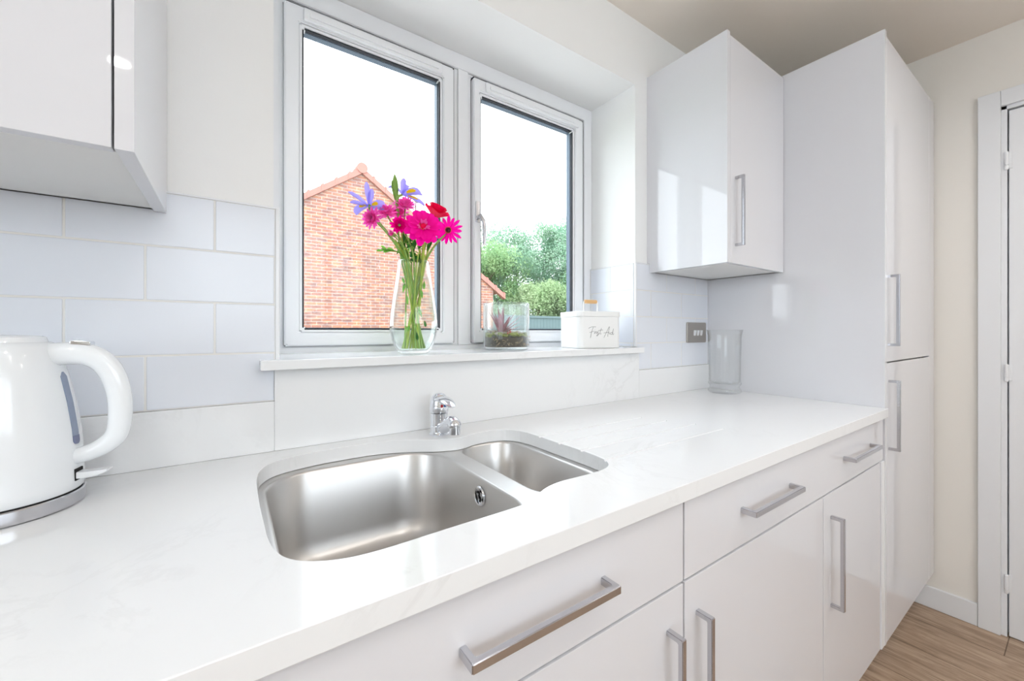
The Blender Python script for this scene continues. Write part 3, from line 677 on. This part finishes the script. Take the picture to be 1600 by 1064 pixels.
def stemline(bm, head, foot, r, bend=(0, 0, 0), rim=None):
    h, f = Vector(head), Vector(foot); mid = rim if rim else (h + f) / 2
    tube(bm, catmull([f, Vector(mid) + Vector(bend), h], 8), [r, r, r * .85], 8)
RIMZ = SILL + .25
def rim(a, k=.8): return Vector((vx + .038 * k * math.cos(math.radians(a)), vy + .038 * k * math.sin(math.radians(a)), RIMZ))
def foot(a, k=.8, z=.013): return Vector((vx + .035 * k * math.cos(math.radians(a)), vy + .035 * k * math.sin(math.radians(a)), SILL + z))
TOCAM = Vector((-.36, -.93, -.1))
def flower_root(name, loc, label, cat='flower'): return thing(name, loc, label, cat)
def daisy(name, c, n, R, npet, rows, label, pm, wd, em, cr, stem_a, foot_a, sr=.0028, droop=.35, tipk=.55, sm='stem', jag=0):
    r = flower_root(name, c, label); n, u, s = frame(Vector(n)); c = Vector(c)
    b = B()
    for q in range(rows):
        for k in range(npet):
            a = 2 * math.pi * (k + .5 * q + random.uniform(-.15, .15)) / npet
            d = u * math.cos(a) + s * math.sin(a); lift = .12 + .28 * q
            L = R * (1 - .22 * q) * random.uniform(.9, 1.05)
            petal(b, c + n * (.002 * q) + d * cr * .5, d + n * lift, n, L - cr * .5, wd * (1 - .1 * q) * random.uniform(.9, 1.1), .25, droop + random.uniform(-.1, .25), tipk, 6, .0006)
    obj('petals', b, pm, r, smooth=60)
    b = B(); sphere(b, c + n * .004, cr, (1, 1, 1), 2, .2); e = obj('flower_centre', b, em, r)
    b = B(); stemline(b, c - n * .004, foot(foot_a), sr, rim=rim(stem_a)); obj('stem', b, sm, r)
    return r, n, u, s
def ringstamens(r, c, n, u, s, rad, m_, k=16, ln=.006):
    b = B(); c = Vector(c)
    for i in range(k):
        a = 2 * math.pi * i / k; d = u * math.cos(a) + s * math.sin(a)
        tube(b, [c + d * rad * .8 + n * .003, c + d * rad * 1.25 + n * (.003 + ln)], [.0009, .0012], 5)
    obj('stamens', b, m_, r)
# large magenta gerbera
c = (.4138, -.01, 1.4676)
r, n, u, s = daisy('gerbera', c, (-.30, -.92, .25), .052, 13, 2, 'large magenta gerbera at the front of the bouquet', 'magenta', .021, 'pinkred', .009, -60, 60, .0042, .25, .8, 'stemy')
b = B(); cc = Vector(c)
for k in range(16):
    a = random.uniform(0, 6.28); d = u * math.cos(a) + s * math.sin(a); petal(b, cc + d * .004 + n * .004, d * .7 + n * random.uniform(.6, 1.2), n, random.uniform(.012, .019), .006, .2, .5, .6, 4)
obj('inner_petals', b, 'orchid', r, smooth=60); ringstamens(r, c, n, u, s, .009, 'orange', 12)
# small gerbera
c = (.5017, .02, 1.4779)
r, n, u, s = daisy('gerbera', c, (-.62, -.75, -.05), .040, 15, 1, 'smaller magenta gerbera with a dark eye, rightmost in the bouquet', 'magenta', .0095, 'eye', .0075, -15, 170, .003, .3, .45)
ringstamens(r, c, n, u, s, .0075, 'orange', 18, .004)
# chrysanthemums
CH = [((.2943, .02, 1.4772), (-.75, -.5, .0), .026, 'orchid pink chrysanthemum, lowest left bloom of the bouquet', 200, 10),
      ((.3320, .03, 1.4985), (-.45, -.55, .65), .028, 'orchid pink chrysanthemum just right of the lowest left bloom', 220, 30),
      ((.3839, .04, 1.5290), (-.2, -.6, .75), .030, 'orchid pink chrysanthemum at the top, beneath the upright iris', 120, -80),
      ((.3740, .065, 1.5120), (-.3, -.6, .5), .026, 'dark pink chrysanthemum tucked behind the other blooms', 150, -20),
      ((.3612, .02, 1.4712), (-.25, -.9, .1), .021, 'small magenta chrysanthemum left of the large gerbera', 250, 70)]
for c, n_, R, lab, ra, fa in CH:
    r = flower_root('chrysanthemum', c, lab); n, u, s = frame(Vector(n_)); cc = Vector(c); b = B()
    for q in range(4):
        for k in range(13):
            a = 2 * math.pi * (k + .5 * q + random.uniform(-.2, .2)) / 13; d = u * math.cos(a) + s * math.sin(a)
            petal(b, cc + d * .003, d + n * (.05 + .5 * q), n, R * (1.05 - .12 * q) * random.uniform(.85, 1.05), .0085, .5, -.25 + random.uniform(-.2, .2), .6, 5)
    obj('petals', b, 'orchid' if R > .022 else 'magenta', r, smooth=60)
    b = B(); sphere(b, cc - n * .003, .006, (1, 1, 1), 2); tube(b, catmull([foot(fa, .85), rim(ra, .85), cc - n * .004], 8), [.0026, .0024, .0020], 8); obj('stem', b, 'stem', r)
# pink bud
c = Vector((.3495, .03, 1.4467)); r = flower_root('flower_bud', c, 'half-open pink bud low on the left of the bouquet'); b = B()
for k in range(9):
    a = 6.28 * k / 9; d = Vector((math.cos(a), math.sin(a) * .6, math.sin(a))); petal(b, c + Vector((0, 0, 0)), Vector((-.8, -.4, .1)) + d * .45, Vector((0, -.2, 1)), .018, .007, .5, .1, .5, 4)
obj('petals', b, 'orchid', r, smooth=60); b = B(); sphere(b, c, .0055, (1, 1, 1), 2); tube(b, catmull([foot(190), rim(205), c], 8), [.0024, .0015], 8); obj('stem', b, 'stem', r)
# rose
c = Vector((.474, .045, 1.527)); r = flower_root('rose', c, 'pinkish red rose behind the large gerbera'); n, u, s = frame(Vector((.2, -.5, .85))); b = B()
for q, (nn, R, lift, wd) in enumerate(((5, .033, .8, .038), (5, .033, 1.3, .038), (5, .032, 2.0, .034), (5, .030, 3.0, .028), (4, .029, 5, .020))):
    for k in range(nn):
        a = 2 * math.pi * (k + .37 * q) / nn; d = u * math.cos(a) + s * math.sin(a)
        petal(b, c - n * .014 + d * .004, d + n * lift, n - d * .0 if lift < 1 else -d + n * .2, R * 1.22, wd * 1.15, .5 if lift < 1 else .9, .15 if q < 1 else -.2 + .1 * q, .8, 7, .0008, .5)
obj('petals', b, 'pinkred', r, smooth=60); b = B(); sphere(b, c - n * .014, .008, (1, 1, 1), 2); tube(b, catmull([foot(120), rim(30), c - n * .016], 8), .003, 8); obj('stem', b, 'stem', r)
# white flower
c = (.432, .085, 1.560)
daisy('daisy', c, (-.1, -.3, .9), .020, 12, 2, 'small white bloom at the back top of the bouquet', 'whitep', .009, 'whitep', .005, 80, -100, .002)
# irises
def iris(c, facing, label, parts, ra, fa, spathe):
    c = Vector(c); r = flower_root('iris_flower', c, label)
    f = B(); st = B(); yl = B()
    for d, n_, L, w_, droop, yel in parts:
        d = Vector(d); n_ = Vector(n_)
        if yel is None: petal(st, c, d, n_, L, w_, .4, droop, .5, 8, .0008, .2)
        else:
            petal(f, c, d, n_, L, w_, .2, droop, .8, 8, .0006, .3)
            nn = (n_ - d.normalized() * n_.dot(d.normalized())).normalized()
            petal(yl, c + d.normalized() * L * .22 + nn * .0018, d, n_, L * .42, w_ * .42, .2, droop * .5, .5, 5, 0, .5)
    obj('fall_petals', f, 'iris', r, smooth=60); obj('standard_petals', st, 'iris', r, smooth=60); obj('yellow_blotch', yl, 'yellow', r, smooth=60)
    b = B(); tube(b, catmull([foot(fa), rim(ra), c + Vector(spathe[0]), c], 8), [.0032, .003, .004, .0045, .003], 8); sm_ = obj('stem', b, 'stem', r)
    b = B()
    for a, L, w_ in spathe[1]: petal(b, c + Vector(spathe[0]), Vector(a), Vector((-.3, -.9, 0)), L, w_, .6, .1, .2, 6)
    obj('spathe', b, 'stem', r, smooth=60)
iris((.2930, .05, 1.5160), None, 'lavender iris reaching out at the left of the bouquet',
     [((-.9, -.25, .0), (.2, -.8, .6), .050, .016, .2, None), ((-.72, -.2, -.15), (-.2, -.8, .55), .044, .024, 1.5, 1),
      ((.40, -.5, .12), (-.2, -.8, .5), .040, .036, 1.1, 1), ((.4, .5, .2), (0, 0, 1), .03, .02, 1.3, 1),
      ((-.75, 0, .45), (.3, -.8, .3), .058, .015, .15, None), ((-.12, 0, 1), (-.3, -1, 0), .062, .013, .1, None), ((.12, -.1, .9), (-.3, -1, 0), .044, .015, -.3, None)],
     190, 0, ((.012, -.003, -.026), [((-.4, 0, .9), .034, .010)]))
iris((.3770, .045, 1.5600), None, 'lavender iris on an upright green bract at the top of the bouquet',
     [((.85, -.2, .45), (-.35, -.8, .35), .064, .030, .9, 1), ((.15, .1, 1), (-.3, -1, 0), .046, .016, -.2, None),
      ((.95, -.1, -.1), (-.2, -.7, .5), .070, .020, .5, 1), ((-.75, -.2, .75), (.2, -.8, .4), .044, .017, 1.5, None),
      ((.45, .1, .9), (-.4, -.8, .1), .052, .013, .9, None)],
     100, -60, ((-.014, -.002, -.030), [((-.08, 0, 1), .082, .014), ((-.2, 0, 1), .066, .012)]))
# bouquet greenery
gr = thing('bouquet_foliage', (vx, vy, SILL), 'green stems and leaves filling the bouquet and vase', 'foliage')
b = B()
random.seed(11)
for k in range(15):
    a = random.uniform(0, 360); kk = random.uniform(.3, .9); h = random.uniform(.02, .10)
    top = rim(a, kk) + Vector((random.uniform(-.035, .02), random.uniform(-.01, .015), h))
    tube(b, catmull([foot(a + 180 + random.uniform(-50, 50), random.uniform(.2, .9)), rim(a, kk), top], 8), random.uniform(.0014, .0028), 7)
obj('stems', b, 'stemy', gr)
b = B(); b2 = B()
def leaf(bm, p, d, L, w_):
    d = Vector(d).normalized(); petal(bm, p, d, Vector((-.3, -.8, .5)), L, w_, .3, random.uniform(-.3, .6), .15, 6, .0004, .15)
for k in range(46):
    a = random.uniform(0, 360); kk = random.uniform(.2, .95); p = rim(a, kk) + Vector((random.uniform(-.03, .01), 0, random.uniform(-.01, .075)))
    leaf(b if k % 3 else b2, p, (random.uniform(-1, .9), random.uniform(-.6, .4), random.uniform(.1, 1.3)), random.uniform(.018, .038), random.uniform(.006, .013))
for k in range(12):
    a = random.uniform(0, 360); p = Vector((vx + .03 * math.cos(a), vy + .03 * math.sin(a), SILL + random.uniform(.05, .2)))
    leaf(b2 if k % 3 else b, p, (random.uniform(-.3, .3), random.uniform(-.3, .3), random.choice((-1, 1))), random.uniform(.015, .03), .008)
p0 = Vector((.366, .04, 1.405))
for t_, (dx, dz) in enumerate(((-.066, .004), (-.045, .018), (-.048, -.006), (-.028, .014), (-.03, -.008))):
    leaf(b2, p0 + Vector((-.012 * t_ * .8, 0, .001)), (dx, -.006, dz), .045 if t_ == 0 else .022, .009)
tube(b2, catmull([p0 + Vector((.02, 0, -.02)), p0, p0 + Vector((-.045, 0, .004))], 6), .0014, 6)
obj('dark_leaves', b, 'leafdark', gr, smooth=60); obj('light_leaves', b2, 'leaf', gr, smooth=60)

# ------------------------------------------------------------ terrarium
ex, ey = .750, .100
te = thing('terrarium_jar', (ex, ey, SILL), 'clear glass cylinder terrarium jar with soil and moss', 'terrarium')
b = B(); lathe(b, [(0, 0), (.064, 0), (.072, .003), (.0755, .010), (.076, .02), (.076, .146), (.0752, .1505), (.0735, .152), (.0718, .1505), (.0715, .146), (.0715, .014), (.068, .0095), (0, .009)], (ex, ey, SILL + .0003), 72); obj('jar', b, 'glassg', te, smooth=60)
def lumpy(bm, c, R, z0, zfun, seg=40, rings=9, side=1.0, jit=.002):
    rr = []
    for i in range(rings, -1, -1):
        t = i / rings; row = []
        for k in range(seg):
            a = 2 * math.pi * k / seg; x, y = c[0] + R * t * math.cos(a), c[1] + R * t * math.sin(a)
            row.append((x, y, zfun(x - c[0], y - c[1]) + jit * noise.noise(Vector((x, y, 0)) * 90)))
        rr.append(row)
    base = [(p[0], p[1], z0) for p in rr[0]]
    loft(bm, [base] + rr, True, False); bmesh.ops.remove_doubles(bm, verts=bm.verts, dist=1e-5)
b = B(); lumpy(b, (ex, ey), .0705, SILL + .0100, lambda x, y: SILL + .042 + .008 * noise.noise(Vector((x, y, 3)) * 30), jit=.004); so = obj('soil', b, 'soil', te)
b = B()
for k in range(90):
    a = random.uniform(0, 6.28); q = math.sqrt(random.random()) * .064; z = SILL + .044 + random.uniform(0, .008)
    rr = random.uniform(.004, .0085); q = min(q, .0695 - rr)
    if k < 45: q = .0695 - rr; z = SILL + .043 + random.uniform(-.004, .01)
    sphere(b, (ex + q * math.cos(a), ey + q * math.sin(a), z), rr, (1, 1, .7), 2, .6)
tag(obj('moss', b, 'moss', te, smooth=80), kind='stuff')
b = B()
for k in range(34):
    a = random.uniform(0, 6.28); q = math.sqrt(random.random()) * .056
    sphere(b, (ex + q * math.cos(a), ey + q * math.sin(a), SILL + .054 + random.uniform(-.002, .006)), random.uniform(.005, .011), (random.uniform(.8, 1.2), 1, .5), 2, .5)
tag(obj('pebbles', b, 'pebble', te, smooth=80), kind='stuff')
M['succ'] = mat('purple_red_succulent', (.40, .15, .19), .5); M['succr'] = mat('red_succulent_leaf', (.75, .10, .07), .5)
M['fibre'] = mat('pale_root_fibre', (.45, .33, .20), .8)
b = B()
for k in range(46):
    a = random.uniform(3.2, 6.2); rr = .0702; z = SILL + random.uniform(.014, .04); p = []
    for j in range(4): p.append((ex + rr * math.cos(a + .08 * j * random.uniform(-1, 1)), ey + rr * math.sin(a + .08 * j * random.uniform(-1, 1)), z + random.uniform(-.006, .006)))
    tube(b, catmull(p, 3), .0006, 5)
tag(obj('root_fibres', b, 'fibre', te), kind='stuff')
su = thing('succulent', (ex - .012, ey - .01, SILL + .055), 'spiky purple-red succulent growing inside the terrarium', 'plant')
b = B(); sc = Vector((ex - .030, ey - .016, SILL + .054))
def spike(bm, p, d, L, w_, curve=.0):
    d = Vector(d).normalized(); sd = d.cross(Vector((0, 0, 1)) if abs(d.z) < .95 else Vector((1, 0, 0))).normalized(); rr = []
    up_ = sd.cross(d)
    for t, k in ((0, .6), (.15, 1), (.4, .85), (.7, .45), (.9, .18), (1, .02)):
        cc = p + d * L * t + up_ * curve * t * t * L
        rr.append([cc + (sd * math.cos(q) + up_ * math.sin(q) * .35) * w_ / 2 * k for q in [6.283 * j / 8 for j in range(8)]])
    loft(bm, rr, True, True)
for az_, el, L, w_ in ((195, 48, .040, .012), (232, 42, .050, .013), (325, 22, .062, .010), (300, 32, .06, .012), (265, 45, .066, .014), (205, 62, .060, .013), (225, 62, .072, .014), (255, 75, .082, .014), (285, 80, .085, .015), (318, 58, .072, .012), (335, 44, .078, .010), (350, 32, .070, .009), (180, 60, .052, .012), (170, 60, .075, .012), (120, 65, .075, .013), (60, 60, .07, .012), (90, 80, .08, .013), (20, 55, .06, .010), (215, 28, .042, .011), (240, 40, .04, .011)):
    a, e = math.radians(az_), math.radians(el); spike(b, sc, (math.cos(a) * math.cos(e), math.sin(a) * math.cos(e), math.sin(e)), min(L * 1.2, .09), w_ * 1.3, -.05)
obj('leaves', b, 'succ', su, smooth=60)
b = B()
for dx, dy, L in ((.012, -.03, .016), (.018, -.026, .012), (.006, -.028, .011)): spike(b, sc + Vector((dx, dy, -.003)), (.05, -.15, 1), L, .009)
obj('red_shoot', b, 'succr', su, smooth=60)

# ------------------------------------------------------------ first aid tin
fa_ = thing('first_aid_tin', (1.10, .055, SILL), 'white rounded tin lettered First Aid on the window sill', 'tin')
A0 = Vector((.992, .012, 0)); fx = Vector((math.cos(math.radians(-15.3)), math.sin(math.radians(-15.3)), 0)); fy = Vector((-fx.y, fx.x, 0))
def bxp(u, v, z): return A0 + fx * u + fy * v + Vector((0, 0, z))
def bring(u0, u1, v0, v1, r, z): return [bxp(x, y, z) for x, y in rrect(u0, u1, v0, v1, r, 8)]
BW, BD = .176, .150
b = B(); loft(b, [bring(.002, BW - .002, .002, BD - .002, .02, SILL + .0004), bring(0, BW, 0, BD, .022, SILL + .002), bring(0, BW, 0, BD, .022, SILL + .112)], True, True); obj('tin_body', b, 'tin', fa_)
b = B(); e = .0025; loft(b, [bring(-e, BW + e, -e, BD + e, .024, SILL + .1125), bring(-e, BW + e, -e, BD + e, .024, SILL + .129), bring(-e + .0015, BW + e - .0015, -e + .0015, BD + e - .0015, .023, SILL + .1308), bring(.006, BW - .006, .006, BD - .006, .018, SILL + .1312)], True, True); ld = obj('lid', b, 'tin', fa_)
b = B(); hc = (BW / 2 + .004, BD / 2)
for s_ in (-1, 1): b = B(); tube(b, catmull([bxp(hc[0] + s_ * .029, hc[1], SILL + .1310), bxp(hc[0] + s_ * .029, hc[1], SILL + .155), bxp(hc[0] + s_ * .028, hc[1], SILL + .168), bxp(hc[0] + s_ * .024, hc[1], SILL + .170)], 4), .0028, 10); obj('handle_bracket', b, 'tin', ld)
b = B(); tube(b, [bxp(hc[0] - .0265, hc[1], SILL + .170), bxp(hc[0] - .024, hc[1], SILL + .170), bxp(hc[0] + .024, hc[1], SILL + .170), bxp(hc[0] + .0265, hc[1], SILL + .170)], [.005, .0072, .0072, .005], 20); tag(obj('handle_grip', b, 'wood', ld), 'pale wooden grip')
STR = [[(645, 605), (668, 588), (700, 578), (765, 577)], [(722, 583), (702, 640), (686, 700), (677, 762)], [(662, 672), (680, 668), (705, 660), (732, 648)],
       [(748, 650), (740, 675), (742, 690), (756, 680), (766, 655), (775, 660), (772, 690), (790, 680), (803, 652), (795, 668), (806, 690), (803, 715), (785, 733), (778, 722), (800, 705), (822, 690)],
       [(858, 600), (843, 640), (832, 690), (842, 700), (856, 690)], [(805, 640), (840, 634), (882, 630)],
       [(898, 762), (925, 705), (955, 640), (985, 576), (992, 590), (978, 640), (966, 700), (964, 745)], [(893, 682), (930, 676), (980, 668)],
       [(990, 660), (985, 685), (990, 700), (1004, 690)], [(1040, 672), (1018, 675), (1008, 695), (1020, 710), (1038, 695), (1050, 650), (1060, 606), (1050, 660), (1045, 705), (1055, 712), (1068, 690)], [(752, 628), (754, 624)], [(1000, 630), (1002, 626)]]
b = B()
for st_ in STR:
    pts = [bxp((cx - 480) / 712 * .174, -.0002, SILL + (945 - cy) / 545 * .112) for cx, cy in st_]
    tube(b, catmull(pts, 5) if len(pts) > 2 else pts, .00055, 6)
obj('lettering', b, 'ink', fa_)

# ------------------------------------------------------------ ceiling lamps: first set from door highlights, others added unseen to light the room
for i, (x, y) in enumerate(((-.40, -2.11), (1.0, -2.1), (2.0, -1.9), (-1.2, -1.3), (.35, -1.45), (1.75, -1.25))):
    lab = ['round ceiling downlight near the left-hand window, rear', 'added round ceiling downlight near the back wall, middle', 'added round ceiling downlight in the far right corner', 'added round ceiling downlight at the left end of the room', 'added round ceiling downlight over the middle of the floor', 'added round ceiling downlight in front of the tall unit'][i]
    dl = thing('ceiling_light', (x, y, CEIL), lab, 'ceiling light', 'recessed downlights')
    b = B(); lathe(b, [(.034, -.001), (.044, -.0005), (.046, -.004), (.042, -.007), (.036, -.006), (.034, -.001)], (x, y, CEIL), 36, closed=False); obj('bezel', b, 'satin', dl)
    b = B(); lathe(b, [(0, -.0045), (.034, -.0045), (.034, -.002), (0, -.002)], (x, y, CEIL), 32); obj('lens', b, 'lens', dl)
    la = bpy.data.lights.new('lamp', 'AREA'); la.shape = 'DISK'; la.size = .07; la.energy = LAMP; la.color = LAMP_COL; la.spread = math.radians(150)
    lo = bpy.data.objects.new('lamp', la); COL.objects.link(lo); lo.parent = dl; lo.location = (0, 0, -.012)

# ------------------------------------------------------------ outside
M['bounce_paving'] = mat('pale_grey_bounce_paving', (.42, .41, .39), .9)
b = B(); box(b, -4, 12, WTH + .02, 7.5, -.32, -.28); tag(obj('bounce_paving', b, 'bounce_paving', origin=(0, 0, 0)), 'unseen pale yard slab added to cut green bounce light', 'bounce_paving', kind='structure')  # unseen pale slab added so light bounced onto the soffit is less green
b = B(); box(b, -60, 80, WTH + .02, 90, -1.0, -.3); tag(obj('lawn', b, 'grass', origin=(0, 0, 0)), 'green lawn outside the window', 'lawn', kind='structure')
HX, HY, HZ = 2.67, 9.32, 5.07; SL = .687
hs = thing('brick_house', (HX, HY, -.3), 'red brick house gable seen through the left window', 'house')
def gable(bm, x0, x1, ya, yb, zb, zap):
    prof = [(x0, zb), (x1, zb), (x1, zap - SL * (x1 - HX)), (HX, zap), (x0, zap - SL * (HX - x0))]
    loft(bm, [[(x, ya, z) for x, z in prof], [(x, yb, z) for x, z in prof]], True, True)
b = B(); gable(b, HX - 3.83, HX + 3.83, HY, HY + 8, -.3, HZ); obj('walls', b, 'brick', hs, smooth=0)
def slope(bm, s, x0, x1, off, th, ya, yb):
    prof = [(HX + s * x0, HZ + off - SL * x0), (HX + s * x1, HZ + off - SL * x1), (HX + s * x1, HZ + off + th - SL * x1), (HX + s * x0, HZ + off + th - SL * x0)]
    loft(bm, [[(x, ya, z) for x, z in prof], [(x, yb, z) for x, z in prof]], True, True)
for s_ in (-1, 1):
    b = B(); slope(b, s_, 0, 4.0, .002, .10, HY - .02, HY + 8.1); rf = obj('roof_slope', b, 'rooftile', hs, smooth=0)
    b = B(); k = 0
    x = .02
    while x < 3.95:
        slope(b, s_, x, x + .30, .005 + .0, .15 , HY - .075, HY + .08); slope(b, s_, x + .25, x + .30, .01, .175, HY - .085, HY + .08); x += .30
    obj('verge_tiles', b, 'verge', rf, smooth=0)
b = B(); tube(b, [(HX, HY - .10, HZ + .13), (HX, HY + 8.1, HZ + .13)], .13, 14); obj('ridge', b, 'verge', hs)

b = B(); 
for k in range(60):
    x = 7.1 + k * .152; box(b, x, x + .146, 11.0 + .0, 11.02, -.3, 1.70)
fe = thing('garden_fence', (10, 11, -.3), 'blue-green boarded garden fence below the trees', 'fence')
obj('boards', b, 'fence', fe, smooth=0)
b = B(); box(b, 7.0, 16.3, 10.96, 11.05, 1.70, 1.78); obj('capping_rail', b, 'fence', fe, smooth=0)

def tree(loc, h, cr, label, mt, n, seed, blobs, group='trees beyond the fence', size=.065):
    rnd = random.Random(seed); r = thing('tree', loc, label, 'tree', group); L = Vector(loc)
    b = B(); tube(b, [L, L + Vector((.1, 0, h * .35)), L + Vector((0, .1, h * .6)), L + Vector((.05, 0, h * .88))], [.10, .08, .05, .02], 8)
    cl = []
    for k in range(blobs):
        a = rnd.uniform(0, 6.28); q = cr * math.sqrt(rnd.random()); zz = h * rnd.uniform(.06, .92); q *= max(math.sin(math.pi * min(max((zz / h) * .8 + .12, 0), 1)) ** .6, .55 if zz < h * .5 else 0)
        c = L + Vector((q * math.cos(a), q * math.sin(a), zz)); cl.append((c, rnd.uniform(.45, .95) * cr * .42))
        st0 = L + Vector((0, 0, max(zz - .6 - q * .5, .2))); tube(b, [st0, (st0 + c) / 2 + Vector((0, 0, .1)), c], [.022, .014, .006], 5)
    obj('trunk', b, 'bark', r, smooth=0)
    vs, fs = [], []
    for k in range(n):
        c, R = cl[rnd.randrange(len(cl))]
        d = Vector((rnd.gauss(0, 1), rnd.gauss(0, 1), rnd.gauss(0, 1))).normalized() * R * rnd.random() ** .45
        p = c + d - L; s = size * rnd.uniform(.5, 1.15)
        nrm = Vector((rnd.gauss(0, 1), rnd.gauss(0, 1), rnd.gauss(0, 1))).normalized(); u = nrm.orthogonal().normalized(); v = nrm.cross(u)
        a = rnd.uniform(0, 6.28); u, v = u * math.cos(a) + v * math.sin(a), v * math.cos(a) - u * math.sin(a)
        i = len(vs); vs += [p - u * s, p - v * s * .5 + nrm * s * .1, p + u * s, p + v * s * .5 + nrm * s * .1]; fs.append((i, i + 1, i + 2, i + 3))
    me = bpy.data.meshes.new('foliage'); me.from_pydata([tuple(v) for v in vs], [], fs); me.materials.append(M[mt])
    o = bpy.data.objects.new('foliage', me); COL.objects.link(o); o.parent = r
tree((10.2, 16.2, -.3), 5.9, 2.3, 'lower bushy tree right behind the brick gable', 'tree1', 42000, 1, 60)
tree((12.6, 16.6, -.3), 7.2, 2.6, 'tall loose-crowned tree in the middle of the right window', 'tree2', 50000, 2, 80)
tree((14.6, 14.2, -.3), 7.6, 2.4, 'tallest tree at the right edge of the right window', 'tree2', 50000, 3, 80)
tree((11.2, 13.0, -.3), 3.6, 1.7, 'low yellow-green bush above the fence', 'tree3', 32000, 4, 50, size=.06)
tree((13.0, 12.6, -.3), 4.2, 1.5, 'rounded shrub behind the fence by the tin', 'tree1', 32000, 5, 50, size=.06)
